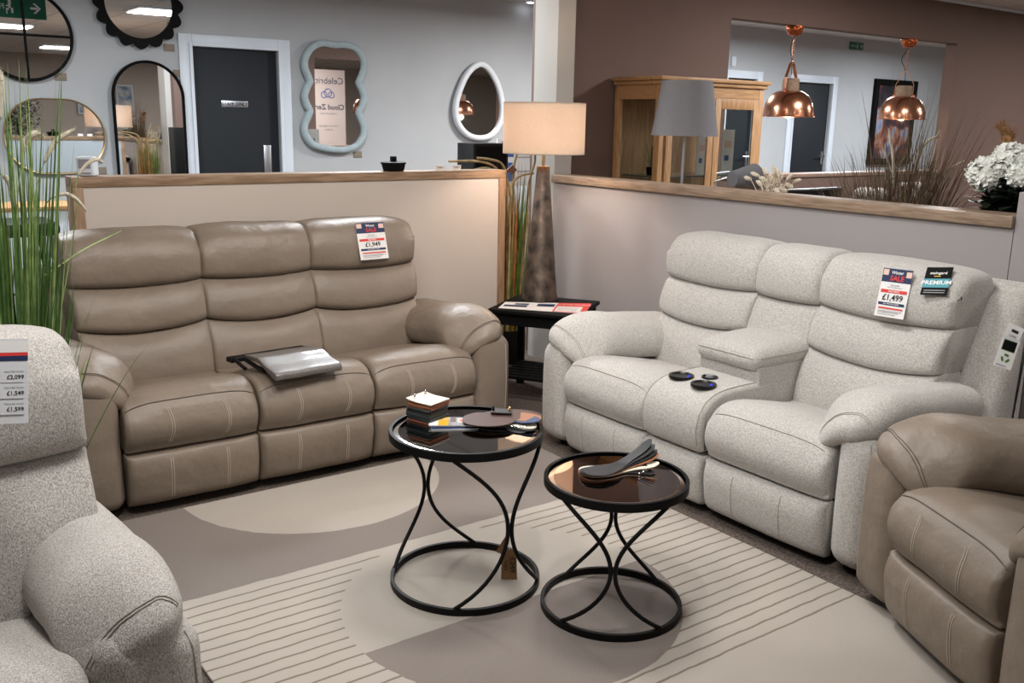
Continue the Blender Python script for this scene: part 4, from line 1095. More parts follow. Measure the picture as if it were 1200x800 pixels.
# ------------------------------------------------------------------ pendants in the hatch
def pendant(x, y, z_top, z_bot, label, ang_=0, first=None):
    t = thing('pendant_light', label, 'pendant lamp', (x, y, z_top), ang_, 'copper pendants in the hatch')
    H_ = z_top-z_bot; rr = .192
    bm = BM(); lathe(bm, [(0, 0), (.068, 0), (.068, -.012), (.060, -.045), (.045, -.066), (.012, -.074), (0, -.074)], 32); obj('ceiling_rose', bm, m_copperh, t)
    bm = BM(); zz = -.08; k = 0
    while zz > -.255:
        c = [Vector((.008*math.cos(2*PI*j/10) if k % 2 else 0, 0 if k % 2 else .008*math.cos(2*PI*j/10), zz+.013*math.sin(2*PI*j/10))) for j in range(10)]
        tube(bm, c, .0022, 6, closed=True); zz -= .019; k += 1
    obj('chain', bm, m_copper, t)
    bm = BM(); tube(bm, catmull([(0, 0, -.075), (-.035, .0, -.13), (-.045, 0, -.18), (-.01, 0, -.25), (.0, 0, -.36)], 6, False), .0025, 6); obj('cord', bm, m_black, t)
    bm = BM()
    for s_ in (-1, 1): 
        for w_ in (-.010, .010): pass
        P_ = [(s_*.004, 0, -.265), (s_*.022, 0, -.275), (s_*.072, 0, -.375), (s_*.073, 0, -.50)]
        for a, b in zip(P_, P_[1:]):
            a, b = Vector(a), Vector(b); d = (b-a).normalized(); nx = Vector((d.z, 0, -d.x))*.003
            vs = [bm.verts.new(p+n_+Vector((0, w_, 0))) for p in (a, b) for n_ in (nx, -nx) for w_ in (-.012, .012)]
            for f in ((0, 1, 3, 2), (4, 6, 7, 5), (0, 4, 5, 1), (2, 3, 7, 6), (0, 2, 6, 4), (1, 5, 7, 3)): bm.faces.new([vs[i] for i in f])
        lathe(bm, [(0, -.010), (.010, -.010), (.010, .010), (0, .010)], 12, (s_*.082, 0, -.47))
    obj('yoke', bm, m_copper, t)
    zb = -H_
    bm = BM(); lathe(bm, [(0, -.385), (.062, -.385), (.066, -.40), (.066, -.49), (.063, zb+.19), (0, zb+.19)], 40); obj('wooden_collar', bm, m_wood, t)
    prof = [(.060, zb+.200)]+[(.060+(rr-.060)*math.sin(PI/2*k/14)**1.0, zb+.012+.185*math.cos(PI/2*k/14)**.9) for k in range(1, 15)]+[(rr+.010, zb+.010), (rr+.010, zb), (rr-.004, zb)]
    inner = [(r_-.004, z_-.003) for r_, z_ in prof[::-1][3:]]
    bm = BM(); lathe(bm, prof+inner, 64); obj('dome_shade', bm, m_copper, t, angle=50)
    bm = BM(); lathe(bm, [(0, zb+.06), (.02, zb+.055), (.03, zb+.02), (.02, zb-.006), (0, zb-.012)], 24); obj('bulb', bm, mat('pendant_bulb', 'ffe6c4', .4, emit='ffd9a8', es=4), t)
    l = bpy.data.lights.new('pendant_lamp', 'POINT'); l.energy = 4; l.color = (1, .8, .6); l.shadow_soft_size = .03
    lo = bpy.data.objects.new('pendant_lamp', l); C.objects.link(lo); lo.parent = t; lo.location = (0, 0, zb-.04)
for (tx, ty), (bx_, by_), lab_, an in [((930, 30), (924, 137), 'copper dome pendant light on the left in the hatch of the brown wall', R(8)), ((1065, 44), (1056, 140), 'copper dome pendant light on the right in the hatch of the brown wall', R(-58))]:
    a = on('y', YM+.06, tx, ty); b = on('y', YM+.06, bx_, by_)
    pendant((a.x+b.x)/2, YM+.055, oz1-.001, b.z, lab_, an)

# exit signs
def exit_sign(loc, rz, w_, h_, label, hang=True, mirrored=False):
    t = thing('exit_sign', label, 'sign', loc, rz)
    bm = BM(); box(bm, -w_/2, -.006, -h_/2, w_/2, .006, h_/2, .001); obj('sign_panel', bm, m_signgreen, t, smooth=False)
    bm = BM(); mt = Matrix.Translation((0, -.0075, 0)) @ Matrix.Rotation(PI/2, 4, 'X')
    def sq(*a): quad(bm, *a, 0)
    g = BM()
    text_bm(g, 'Fire exit' if not mirrored else 'Fire exit', h_*.34, -w_*.28*(1 if not mirrored else -1), 0, 0, z=0)
    # running man
    mx = 0.02*w_
    lathe(g, [(0, 0), (h_*.07, 0)], 16, (mx, h_*.27, 0))
    for a, b, c, d in ((-.10, .16, .08, .19), (-.04, -.05, .06, .17), (.05, .02, .16, .08), (-.14, -.28, -.05, -.04), (.04, -.14, .16, -.06), (.12, -.32, .17, -.06)):
        quad(g, mx+a*h_, b*h_, mx+c*h_, d*h_, 0)
    s_ = -1 if mirrored else 1; ax_ = s_*w_*.33
    for vs in ([(-.14, -.04), (.10, -.04), (.10, .04), (-.14, .04)], [(.03, -.2), (.22, 0), (.14, 0), (-.05, -.2)], [(.14, 0), (.22, 0), (.03, .2), (-.05, .2)]):
        g.faces.new([g.verts.new((ax_+s_*x_*h_*1.3, y_*h_*1.2, .0004)) for x_, y_ in vs])
    for v in g.verts: v.co = mt @ v.co
    obj('pictogram', g, m_paper, t, smooth=False); bm.free()
    if hang:
        for s2 in (-1, 1):
            b2 = BM(); tube(b2, [(s2*w_*.4, 0, h_/2), (s2*w_*.4, 0, CZ-loc[2])], .003, 6); obj('hanging_rod', b2, m_chrome, t)
    return t
q = on('y', YB, 1003, 54); exit_sign((q.x, YB-.012, q.z), 0, .30, .10, 'green emergency exit sign on the far wall seen through the hatch', hang=False)
r_ = ray(11, 5); yv = 2*YB-6.2; q = Vector((r_.x*yv/r_.y, 6.2, CZ-.115))
exit_sign((q.x, 6.2, CZ-.115), PI, .62, .20, 'large green exit sign under the aisle ceiling, mirrored in the round window-pane mirror', hang=False, mirrored=True)

# framed picture on the far wall
A = on('y', YB, 1022, 92); Bq = on('y', YB, 1084, 94); Cq = on('y', YB, 1012, 193)
px0_, px1_, pz0, pz1 = A.x+.05, Bq.x-.25, Cq.z, A.z
fp = thing('framed_picture', 'black framed dark abstract picture on the far wall behind the right pendant', 'picture', ((px0_+px1_)/2, YB-.03, (pz0+pz1)/2))
wx, wz = (px1_-px0_)/2, (pz1-pz0)/2
bm = BM()
for b_ in ((-wx, -wz, wx, -wz+.09), (-wx, wz-.09, wx, wz), (-wx, -wz+.09, -wx+.09, wz-.09), (wx-.09, -wz+.09, wx, wz-.09)): box(bm, b_[0], -.02, b_[1], b_[2], .025, b_[3])
obj('picture_frame', bm, m_black, fp, smooth=False)
pm = bpy.data.materials.new('abstract_sunset'); pm.use_nodes = True; nt = pm.node_tree; b = nt.nodes['Principled BSDF']; b.inputs['Roughness'].default_value = .4
tc = nt.nodes.new('ShaderNodeTexCoord'); n_ = nt.nodes.new('ShaderNodeTexNoise'); n_.inputs['Scale'].default_value = 2.2; n_.inputs['Distortion'].default_value = 1.5; nt.links.new(tc.outputs['Object'], n_.inputs['Vector'])
rp = nt.nodes.new('ShaderNodeValToRGB'); nt.links.new(n_.outputs['Fac'], rp.inputs[0]); nt.links.new(rp.outputs[0], b.inputs['Base Color'])
for pos, col in ((.30, '0c0b10'), (.42, '232432'), (.5, '5a2a2e'), (.56, '9a6a52'), (.62, '8890a8'), (.75, '2a2440')):
    e = rp.color_ramp.elements.new(pos); e.color = (*srgb(col), 1)
bm = BM(); box(bm, -wx+.08, .0, -wz+.08, wx-.08, .01, wz-.08); obj('picture_panel', bm, pm, fp, smooth=False)
q = on('y', YB, 859, 72); bm = bx(q.x-.04, YB-.02, q.z-.06, q.x+.04, YB-.001, q.z+.06, .005); o = obj('wall_control', bm, m_white); tag(o, 'small white control box on the far wall left in the hatch', 'switch')

# ------------------------------------------------------------------ display cabinet behind the right partition
kx0, kx1, ky0, ky1, kz = 4.31, 5.28, 4.40, 4.83, 1.79
kb = thing('display_cabinet', 'honey oak display cabinet with glass doors and shelves behind the right partition', 'cabinet', (kx0, ky0, 0))
Wk, Dk = kx1-kx0, ky1-ky0
bm = BM(); box(bm, -.03, -.03, kz-.025, Wk+.03, Dk, kz, .004); box(bm, -.015, -.015, kz-.05, Wk+.015, Dk, kz-.0255, .004); obj('cornice', bm, m_oakx, kb)
for x_, y_ in ((0, 0), (Wk-.05, 0), (0, Dk-.05), (Wk-.05, Dk-.05)):
    bm = BM(); box(bm, x_, y_, 0, x_+.05, y_+.05, kz-.0505, .003); obj('corner_post', bm, m_oakz, kb)
bm = BM(); box(bm, .0505, Dk-.02, .08, Wk-.0505, Dk-.005, kz-.06); obj('back_panel', bm, m_oakz, kb)
for q_ in ((.001, .0505, kz-.14, .045, Dk-.0505, kz-.051), (.001, .0505, .08, .045, Dk-.0505, .30), (Wk-.045, .0505, .08, Wk-.001, Dk-.0505, .3), (Wk-.045, .0505, kz-.14, Wk-.001, Dk-.0505, kz-.051), (.0505, .002, kz-.12, Wk-.0505, .045, kz-.051), (.0505, .002, .05, Wk-.0505, .4, .15)):
    bm = BM(); box(bm, *q_); obj('rail', bm, m_oakx, kb)
bm = BM(); box(bm, .02, .055, .30, .026, Dk-.055, kz-.14); obj('side_glass', bm, m_glasspane, kb, smooth=False)
for i in range(2):
    a = .052+i*(Wk/2-.05); b_ = a+Wk/2-.056
    bm = BM(); box(bm, a, -.012, .152, a+.055, .0, kz-.122, .002); box(bm, b_-.055, -.012, .152, b_, .0, kz-.122, .002); box(bm, a+.0555, -.012, .152, b_-.0555, .0, .22, .002); box(bm, a+.0555, -.012, kz-.19, b_-.0555, .0, kz-.122, .002)
    d = obj('door', bm, m_oakz, kb)
    bm = BM(); box(bm, a+.05, -.008, .21, b_-.05, -.004, kz-.185); obj('door_glass', bm, m_glasspane, d, smooth=False)
    bm = BM(); lathe(bm, [(0, 0), (.006, 0), (.006, .012), (.014, .018), (.012, .026), (0, .028)], 16); 
    for v in bm.verts: v.co = Vector((v.co.x+(b_-.028 if i == 0 else a+.028), -.012-v.co.z, v.co.y+1.0))
    obj('knob', bm, m_steel, d)
m_shelfglass = mat('green_edged_glass', '9fb5ad', .05, trans=.7, ior=1.3)
for z_ in (.72, 1.16, 1.28+.22):
    if z_ > 1.4: continue
    bm = BM(); box(bm, .052, .05, z_, Wk-.052, Dk-.025, z_+.008); obj('glass_shelf', bm, m_shelfglass, kb, smooth=False)
# things on the upper shelf
zs_ = 1.168
for i, (dx, dy, w_, h_, lab_) in enumerate([(.52, .12, .07, .26, 'tall narrow white brochure standing in the display cabinet'), (.80, .14, .09, .30, 'white notice standing behind the right cabinet door')]):
    t = thing('brochure', lab_, 'brochure', (kx0+dx, ky0+dy, zs_+.001), R(-20)); bm = BM(); box(bm, -w_/2, 0, 0, w_/2, .006, h_); obj('card_sheet', bm, m_paper, t, smooth=False)
    bm = BM(); mt = Matrix.Translation((0, -.001, 0)) @ Matrix.Rotation(PI/2, 4, 'X')
    quad(bm, -w_*.3, h_*.6, w_*.3, h_*.75, 0, 0); quad(bm, -w_*.25, h_*.3, w_*.1, h_*.42, 0, 1)
    for v in bm.verts: v.co = mt @ v.co
    obj('print', bm, [m_pink, m_bluep], t, smooth=False)
t = thing('ornamental_plant', 'small arching green plant inside the left of the display cabinet', 'plant', (kx0+.16, ky0+.22, zs_+.001)); pot(t, .035, .05, m_black)
bm = BM(); rnd = random.Random(8)
for k in range(9): a = rnd.uniform(0, 6.28); blade(bm, (0, 0, .04), (.12*math.cos(a), .12*math.sin(a), rnd.uniform(.18, .3)), (0, 0, 0), .012, 0, 6, drop=.08)
obj('foliage', bm, m_grass, t, angle=0)

# ------------------------------------------------------------------ lamps behind the right partition
# low display table behind the partition carries flowers, grasses and lamps
def plain_table(name, label, x0, x1, y0, y1, h, m):
    t = thing(name, label, 'table', (x0, y0, 0))
    bm = BM(); box(bm, 0, 0, h-.03, x1-x0, y1-y0, h, .004); obj('tabletop', bm, m, t)
    for sx_ in (0, 1):
        for sy_ in (0, 1):
            bm = BM(); a = .03+sx_*(x1-x0-.10); b = .03+sy_*(y1-y0-.10); box(bm, a, b, 0, a+.04, b+.04, h-.0305, .003); obj('leg', bm, m, t)
    return t
plain_table('console_table', 'long oak console table behind the right partition carrying plants', 3.83, 4.26, 1.50, 4.35, .78, m_oakz)
TT = .78
q = on('y', 4.12, 803, 128)
gx, gy = on('y', 4.12, 802, 150).x, 4.12
gl = thing('table_lamp', 'unlit table lamp with a tapered grey shade in front of the oak cabinet', 'lamp', (gx-.39, gy, 0)); gl.location = (0, 0, 0)
ptop = on('x', 4.10, 803, 95); pbot = on('x', 4.10, 802, 159)
gl.location = (4.10, pbot.y, TT)
dep = (Vector((4.10, pbot.y, pbot.z))-Vector((0, 0, H))).dot(-VZv)
rb = 40*dep/F*.97; rt = 30*dep/F*.97; zb_ = pbot.z-TT; zt_ = ptop.z-TT
bm = BM(); lathe(bm, [(rb, zb_), (rt, zt_), (rt-.003, zt_), (rb-.003, zb_)], 72, close=True); obj('lamp_shade', bm, m_greysh, gl)
bm = BM(); lathe(bm, [(0, .0005), (.07, .0005), (.07, .012), (.012, .02), (.008, .05), (.008, zb_+.1), (0, zb_+.1)], 32); obj('lamp_stem', bm, m_steel, gl)
bm = BM(); lathe(bm, [(0, zb_+.1), (.03, zb_+.12), (.02, zb_+.18), (0, zb_+.19)], 20); obj('bulb', bm, m_white, gl)
# small reading lamp with a tilted grey shade
q = on('x', 4.0, 887, 208); base = on('x', 4.0, 868, 214)
rl = thing('reading_lamp', 'small reading lamp with a tilted grey shade left of the dried bunny tails', 'lamp', (4.0, base.y, TT))
o_ = Vector((4.0, base.y, TT)); 
def xp(px, py, x=4.0): return on('x', x, px, py)-o_
bm = BM(); lathe(bm, [(0, .0005), (.06, .0005), (.06, .012), (.01, .018), (.006, .05), (.006, .30), (0, .30)], 24); obj('lamp_base', bm, m_steel, rl)
bm = BM(); tube(bm, catmull([Vector((0, 0, .28)), xp(838, 217), xp(846, 210), xp(858, 207)], 8, False), .005, 8); tube(bm, [xp(840, 203), xp(856, 201)], .005, 8); obj('curved_arm', bm, m_steel, rl)
c1_, c2_ = xp(858, 210, 3.98), xp(884, 207, 4.14); dd = (c2_-c1_); Lc = dd.length; rq = dd.to_track_quat('Z', 'Y').to_matrix()
bm = BM(); lathe(bm, [(0, 0), (.042, 0), (.072, Lc), (.070, Lc), (.040, .003), (0, .003)], 40); 
for v in bm.verts: v.co = rq @ v.co + c1_
obj('lamp_shade', bm, m_greyshade, rl)

# bunny tail bunch
q = on('x', 4.0, 905, 225); bn = thing('dried_flowers', 'cream bunny tail grasses in a small vase behind the right partition', 'dried flowers', (4.0, q.y, TT)); o_ = Vector(bn.location)
bm = BM(); lathe(bm, [(0, .001), (.05, .001), (.07, .08), (.05, .20), (.03, .26), (.026, .26), (.045, .2), (0, .05)], 32); obj('vase', bm, m_cream, bn)
rnd = random.Random(12)
BT = [(880, 210, 874, 208), (889, 206, 882, 203), (893, 218, 889, 214), (899, 205, 896, 199), (908, 205, 906, 196), (913, 208, 911, 202), (922, 210, 927, 206), (930, 213, 937, 211), (921, 215, 926, 218), (914, 219, 918, 222), (905, 214, 903, 208), (898, 212, 893, 209), (908, 220, 913, 226), (899, 222, 901, 217)]
for i, (a, b, c, d) in enumerate(BT):
    x_ = 4.0+rnd.uniform(-.05, .05); p1, p2 = xp(a, b, x_), xp(c, d, x_); dv = (p2-p1); Lb = max(.048, dv.length*1.3); rq = dv.to_track_quat('Z', 'Y').to_matrix()
    bm = BM(); lathe(bm, [(0, 0), (.008, .004), (.011, Lb*.35), (.010, Lb*.75), (.004, Lb), (0, Lb*1.02)], 12)
    for v in bm.verts: v.co = rq @ v.co*1.0 + p1 + Vector((0, 0, 0))
    wrinkle(bm, .002, 60, i); obj('flower_head', bm, m_bunny, bn)
    bm = BM(); tube(bm, catmull([Vector((0, 0, .2)), (p1*.5+Vector((0, 0, .12))), p1], 5, False), .0016, 5); obj('stem', bm, m_bunny, bn)
bm = BM()
for k in range(90):
    c = xp(904+rnd.gauss(0, 6), 215+rnd.gauss(0, 4), 4.0+rnd.uniform(-.03, .03)); tube(bm, [c, c+Vector((rnd.uniform(-.02, .02), rnd.uniform(-.03, .03), rnd.uniform(.0, .045)))], .002, 4)
tag(obj('fluffy_filler', bm, m_bunny, bn), kind='stuff')

# dried grass trough
ga, gb = on('x', 4.1, 1012, 245), on('x', 4.1, 1108, 250); gyc = (ga.y+gb.y)/2
dg = thing('dried_grass', 'trough of brown dried grass with cream plumes behind the right partition', 'dried grass', (4.0, gyc, TT)); o_ = Vector(dg.location)
bm = BM(); box(bm, -.08, -.22, .0005, .08, .22, .16, .01); obj('planter', bm, m_black, dg)
bs = [BM(), BM()]; rnd = random.Random(21)
for k in range(950):
    y_ = rnd.uniform(-.20, .20); x_ = rnd.uniform(-.06, .06)
    hgt = rnd.choice((rnd.uniform(.40, .60), rnd.uniform(.45, .82)))*(1.0-.25*abs(y_)/.2+ (.25 if y_ < 0 else 0)); ln = rnd.gauss(0, .10)+y_*.6
    blade(bs[k % 3 == 0], (x_, y_, .14), (x_+rnd.gauss(0, .05), y_+ln, hgt), (0, 0, 0), rnd.choice((.002, .003, .005)), 0, 6, drop=abs(ln)*.3)
obj('grass_blades', bs[0], m_dry, dg, angle=0); obj('reddish_blades', bs[1], m_dry2, dg, angle=0)
for i, (pp, r_) in enumerate([([(1047, 222), (1047, 190), (1041, 150)], .012), ([(1044, 215), (1041, 190), (1035, 175)], .009), ([(1070, 215), (1076, 185), (1084, 168), (1100, 158)], .014), ([(1092, 190), (1096, 172), (1101, 152)], .010), ([(1050, 200), (1056, 190), (1060, 184)], .008), ([(1084, 225), (1092, 200), (1095, 185)], .012), ([(1104, 215), (1110, 200), (1130, 188)], .008), ([(1040, 225), (1038, 205), (1039, 195)], .009)]):
    x_ = 3.99+.015*i; plume([xp(a, b, x_) for a, b in pp], r_, m_plume, dg, 'plume', seed=30+i)
    bm = BM(); tube(bm, [Vector((0, xp(*pp[0], x_).y*.6, .14)), xp(*pp[0], x_)], .002, 5); obj('stem', bm, m_dry, dg)

# hydrangeas
q = on('x', 4.05, 1172, 240); hy = thing('vase_of_hydrangeas', 'white hydrangeas with dark leaves in a glass vase at the end of the right partition', 'flowers', (4.05, q.y, TT)); o_ = Vector(hy.location)
bm = BM(); lathe(bm, [(0, .001), (.06, .001), (.065, .02), (.055, .12), (.065, .22), (.06, .22), (.05, .12), (.058, .02), (0, .012)], 40); obj('glass_vase', bm, m_glasspane, hy)
rnd = random.Random(33)
def pomp(c, r, seed_):
    bm = BM(); rn = random.Random(seed_)
    for k in range(260):
        u = Vector((rn.gauss(0, 1), rn.gauss(0, 1), rn.gauss(0, 1)))
        if u.length < .1: continue
        u.normalize(); u.z *= .8; rj = r*rn.uniform(.9, 1.06); p = c+Vector((u.x*rj, u.y*rj, u.z*rj)); u = (u+Vector((rn.gauss(0, .35), rn.gauss(0, .35), rn.gauss(0, .35)))).normalized(); t_ = u.orthogonal().normalized(); b_ = u.cross(t_).normalized(); a0 = rn.random()*6
        for j in range(4):
            a = a0+j*PI/2; d1_ = t_*math.cos(a)+b_*math.sin(a); d2 = t_*math.cos(a+.8)+b_*math.sin(a+.8); d3 = t_*math.cos(a-.8)+b_*math.sin(a-.8); s_ = rn.uniform(.016, .022)
            bm.faces.new([bm.verts.new(v_) for v_ in (p, p+d3*s_*.7+u*.002, p+d1_*s_+u*.006, p+d2*s_*.7+u*.002)])
    bmesh.ops.create_icosphere(bm, subdivisions=2, radius=r*.74, matrix=Matrix.Translation(c))
    return bm
heads = [((1158, 203), .078), ((1186, 186), .072), ((1197, 206), .05), ((1212, 188), .06)]
for i, ((a, b), r_) in enumerate(heads):
    c = xp(a, b, 4.0+.06*(i % 2)); obj('flower_head', pomp(c, r_, 60+i), m_petal, hy, angle=0)
    bm = BM(); tube(bm, catmull([Vector((0, .01*i, .03)), Vector((c.x*.5, c.y*.4, .25)), c], 6, False), .004, 6); obj('stem', bm, m_leaf, hy)
bm = BM()
for k in range(520):
    c = xp(1178+rnd.gauss(0, 15), 232+rnd.gauss(0, 12), 4.05+rnd.uniform(-.08, .08))
    if c.z < .08: continue
    a = rnd.uniform(0, 6.28); d = Vector((math.cos(a), math.sin(a), rnd.uniform(-.5, .4))); s_ = d.cross(Vector((0, 0, 1))).normalized()*.022; L_ = rnd.uniform(.05, .09)
    bm.faces.new([bm.verts.new(v_) for v_ in (c, c+d*L_*.4+s_, c+d*L_, c+d*L_*.4-s_)])
obj('leaves', bm, m_leafd, hy, angle=0)
bm = BM()
for a, b, an in ((1140, 213, 2.6), (1146, 219, 2.9), (1150, 221, 2.4), (1166, 188, 1.4)):
    c = xp(a, b, 3.98); d = Vector((0, -math.cos(an), .3)); s_ = Vector((.4, 0, .9)).normalized()*.016
    bm.faces.new([bm.verts.new(v_) for v_ in (c-d*.03, c+s_, c+d*.03, c-s_)])
obj('pale_leaf', bm, m_leafl, hy, angle=0)
q = on('x', 4.2, 1180, 190); pg = thing('golden_pampas', 'golden pampas plume rising behind the white hydrangeas', 'dried grass', (4.2, q.y, TT)); o_ = Vector(pg.location)
bm = BM(); lathe(bm, [(0, .001), (.045, .001), (.05, .1), (.03, .2), (.026, .2), (.04, .1), (0, .02)], 24); obj('vase', bm, m_black, pg)
plume([xp(1184, 200, 4.2), xp(1181, 175, 4.2), xp(1181, 160, 4.2), xp(1174, 148, 4.2)], .042, m_pampas, pg, 'plume', seed=77)
bm = BM(); tube(bm, [(0, 0, .1), xp(1184, 200, 4.2)], .003, 6); obj('stem', bm, m_pampas, pg)

# television on a low stand in front of the hatch, chairs beyond the partition
a = on('y', 4.55, 878, 222); b = on('y', 4.55, 985, 219)
tv = thing('television', 'black television standing in front of the brown wall below the hatch', 'television', ((a.x+b.x)/2, 4.55, 0))
w_ = (b.x-a.x)/2
ztv = b.z
bm = BM(); box(bm, -w_, -.02, ztv-.62, w_, .03, ztv, .006); obj('bezel', bm, m_plastic, tv)
bm = BM(); box(bm, -w_+.015, -.0225, ztv-.60, w_-.015, -.0205, ztv-.015); obj('screen', bm, m_screen, tv, smooth=False)
bm = BM(); box(bm, -w_*.7, -.2, 0, w_*.7, .2, ztv-.66, .01); box(bm, -.06, -.02, ztv-.6605, .06, .02, ztv-.6205); obj('stand', bm, m_oakz, tv)
def tub_chair(label, x, y, z, w_, m, rz=-60):
    t = thing('dining_chair', label, 'chair', (x, y, 0), R(rz))
    bm = rbox(w_, .09, .46, .044, n=14, nc=5, fn=lambda q, p: Vector((p.x*(1-.18*max(0, q.z)**3), p.y+.05*q.x*q.x*-1, p.z)), center=(0, .2, z-.23)); obj('backrest', bm, m, t, angle=0)
    bm = rbox(w_, .44, .09, .04, n=10, center=(0, 0, .47)); obj('seat', bm, m, t, angle=0)
    for sx_ in (-1, 1):
        for sy_ in (-1, 1): bm = BM(); tube(bm, [(sx_*w_*.42, sy_*.19, 0), (sx_*w_*.36, sy_*.16, .44)], [.010, .015], 10); obj('leg', bm, m_black, t)
    return t
m_pattern = bpy.data.materials.new('blue_brown_pattern'); m_pattern.use_nodes = True; nt = m_pattern.node_tree; b_ = nt.nodes['Principled BSDF']; b_.inputs['Roughness'].default_value = .9
tc = nt.nodes.new('ShaderNodeTexCoord'); wv = nt.nodes.new('ShaderNodeTexVoronoi'); wv.inputs['Scale'].default_value = 28; nt.links.new(tc.outputs['Object'], wv.inputs['Vector'])
rp = nt.nodes.new('ShaderNodeValToRGB'); nt.links.new(wv.outputs['Distance'], rp.inputs[0]); nt.links.new(rp.outputs[0], b_.inputs['Base Color'])
rp.color_ramp.elements[0].position = .2; rp.color_ramp.elements[0].color = (*srgb('6a5a78'), 1); rp.color_ramp.elements[1].position = .45; rp.color_ramp.elements[1].color = (*srgb('dcd8da'), 1)
e = rp.color_ramp.elements.new(.3); e.color = (*srgb('8c5a50'), 1)
q = on('x', 4.75, 1102, 216); tub_chair('patterned white chair back behind the right side of the dried grass', 4.75, q.y, q.z, .34, m_pattern, 0)
q = on('x', 5.5, 1032, 222); tub_chair('striped pale chair back behind the left side of the dried grass', 5.5, q.y, q.z, .40, m_boucle)

# ------------------------------------------------------------------ things behind the left partition
q = on('y', PY+.06, 461, 198)
ld = thing('lidded_dish', 'black lidded dish showing above the left partition', 'dish', (q.x, PY+.06, PZ+.0005))
qq = on('y', 4.88, 461, 190); k_ = .066
bm = BM(); lathe(bm, [(0, .0), (k_*.85, .0), (k_*.92, .012), (k_*1.0, .034), (k_*.9, .036), (0, .036)], 8); obj('dish_body', bm, m_black, ld, angle=20)
bm = BM(); lathe(bm, [(0, .037), (k_*1.08, .037), (k_*1.08, .046), (k_*.3, .052), (0, .052)], 8); obj('lid', bm, m_black, ld, angle=20)
bm = BM(); box(bm, -.014, -.014, .052, .014, .014, .078, .003); obj('lid_knob', bm, m_black, ld)
for i, (px, wd_) in enumerate(((516, .06), (535, .06))):
    q = on('y', 4.57, px, 197); t = thing('price_card', 'small white price card, %s of two beside the black dish' % ('left' if i == 0 else 'right'), 'price card', (q.x, 4.57, PZ+.0005), 0, 'small price cards on the left partition')
    bm = BM(); box(bm, -wd_/2, 0, 0, wd_/2, .003, .026); obj('card_sheet', bm, m_paper, t, smooth=False)
    bm = BM(); text_bm(bm, 'TABLE', .016, 0, .014, 0, z=.001, mtx=Matrix.Rotation(PI/2, 4, 'X')); obj('printing', bm, m_ink, t, smooth=False)
# dark box and white poster behind the reeds
A = on('y', 5.3, 555, 168); B_ = on('y', 5.3, 596, 168)
t = thing('speaker_box', 'tall matt black box standing behind the end of the left partition', 'box', (0, 0, 0)); t.location = ((A.x+B_.x)/2, 5.4, 0)
bm = BM(); box(bm, -(B_.x-A.x)/2, -.1, 0.001, (B_.x-A.x)/2, .1, A.z, .006); obj('body', bm, m_plasticsoft, t); bm = BM(); box(bm, -(B_.x-A.x)/2+.02, -.103, .06, (B_.x-A.x)/2-.02, -.1005, A.z-.02); obj('front_cloth', bm, m_black, t, smooth=False)
A = on('y', 6.3, 583, 172); B_ = on('y', 6.3, 632, 218); 
t = thing('display_board', 'white display board with small blue pictures behind the reeds', 'sign', ((A.x+B_.x)/2, 6.3, 0))
w_ = (B_.x-A.x)/2; z1_ = 1.36; z0_ = on('y', 6.3, 600, 218).z
bm = BM(); box(bm, -w_, 0, z0_, w_, .012, z1_); obj('board', bm, m_paper, t, smooth=False)
bm = BM(); mtb = Matrix.Rotation(PI/2, 4, 'X')
for a_, b_, c_, d_, mi in ((-.8, .62, -.25, .95, 0), (-.8, .1, -.3, .5, 0), (-.1, .7, .5, .73, 1), (-.1, .6, .6, .62, 1), (-.1, .3, .5, .32, 1)):
    quad(bm, a_*w_, z0_+b_*(z1_-z0_), c_*w_, z0_+d_*(z1_-z0_), .001, mi)
for v in bm.verts: v.co = mtb @ v.co
obj('printed_pictures', bm, [m_bluep, m_greyink], t, smooth=False)
bm = BM(); tube(bm, [(-w_*.7, .02, 0), (-w_*.7, .02, z1_-.1)], .01, 8); tube(bm, [(w_*.7, .02, 0), (w_*.7, .02, z1_-.1)], .01, 8); box(bm, -w_, -.12, 0.001, w_, .15, .02); obj('board_stand', bm, m_steel, t)

# small white device on the partition's left end
q = on('y', PY+.06, 97, 197)
dv = thing('desk_clock', 'small white digital clock on the left end of the low left partition', 'clock', (q.x+.02, PY+.06, PZ), R(-35))
bm = rbox(.075, .06, .085, .008, n=4, center=(0, 0, .0435)); obj('clock_body', bm, m_white, dv)
bm = BM(); box(bm, -.026, -.0325, .035, .026, -.0302, .075); obj('clock_display', bm, m_greyink, dv, smooth=False)
bm = BM(); box(bm, -.026, -.0335, .012, .026, -.0302, .018); obj('button_bar', bm, m_greyink, dv, smooth=False)
# low cabinet and dark stool seen between the grass blades
q = on('y', 6.2, 20, 243)
t = thing('console_table', 'pale console table with a brown top at the far left behind the grass', 'table', (.3, 6.2, 0)); zt_ = q.z
bm = BM(); box(bm, -.7, 0, zt_-.025, .95, .4, zt_, .003); obj('tabletop', bm, m_oakx, t)
bm = BM(); box(bm, -.68, .02, .02, .93, .38, zt_-.0255, .003); obj('cabinet_body', bm, m_white, t)
q = on('y', 5.3, 25, 258)
t = thing('bar_stool', 'black bar stool behind the left end of the low left partition', 'stool', (q.x-.02, 5.3, 0)); 
bm = rbox(.34, .34, .07, .03, n=8, center=(0, 0, q.z-.035)); obj('seat', bm, m_plasticsoft, t)
for a in range(4): bm = BM(); tube(bm, [(.19*math.cos(a*PI/2+.78), .19*math.sin(a*PI/2+.78), 0), (.12*math.cos(a*PI/2+.78), .12*math.sin(a*PI/2+.78), q.z-.06)], .012, 8); obj('leg', bm, m_blackmetal, t)
bm = BM(); tube(bm, [(.165*math.cos(2*PI*k/32), .165*math.sin(2*PI*k/32), .3) for k in range(32)], .008, 8, closed=True); obj('foot_ring', bm, m_blackmetal, t)

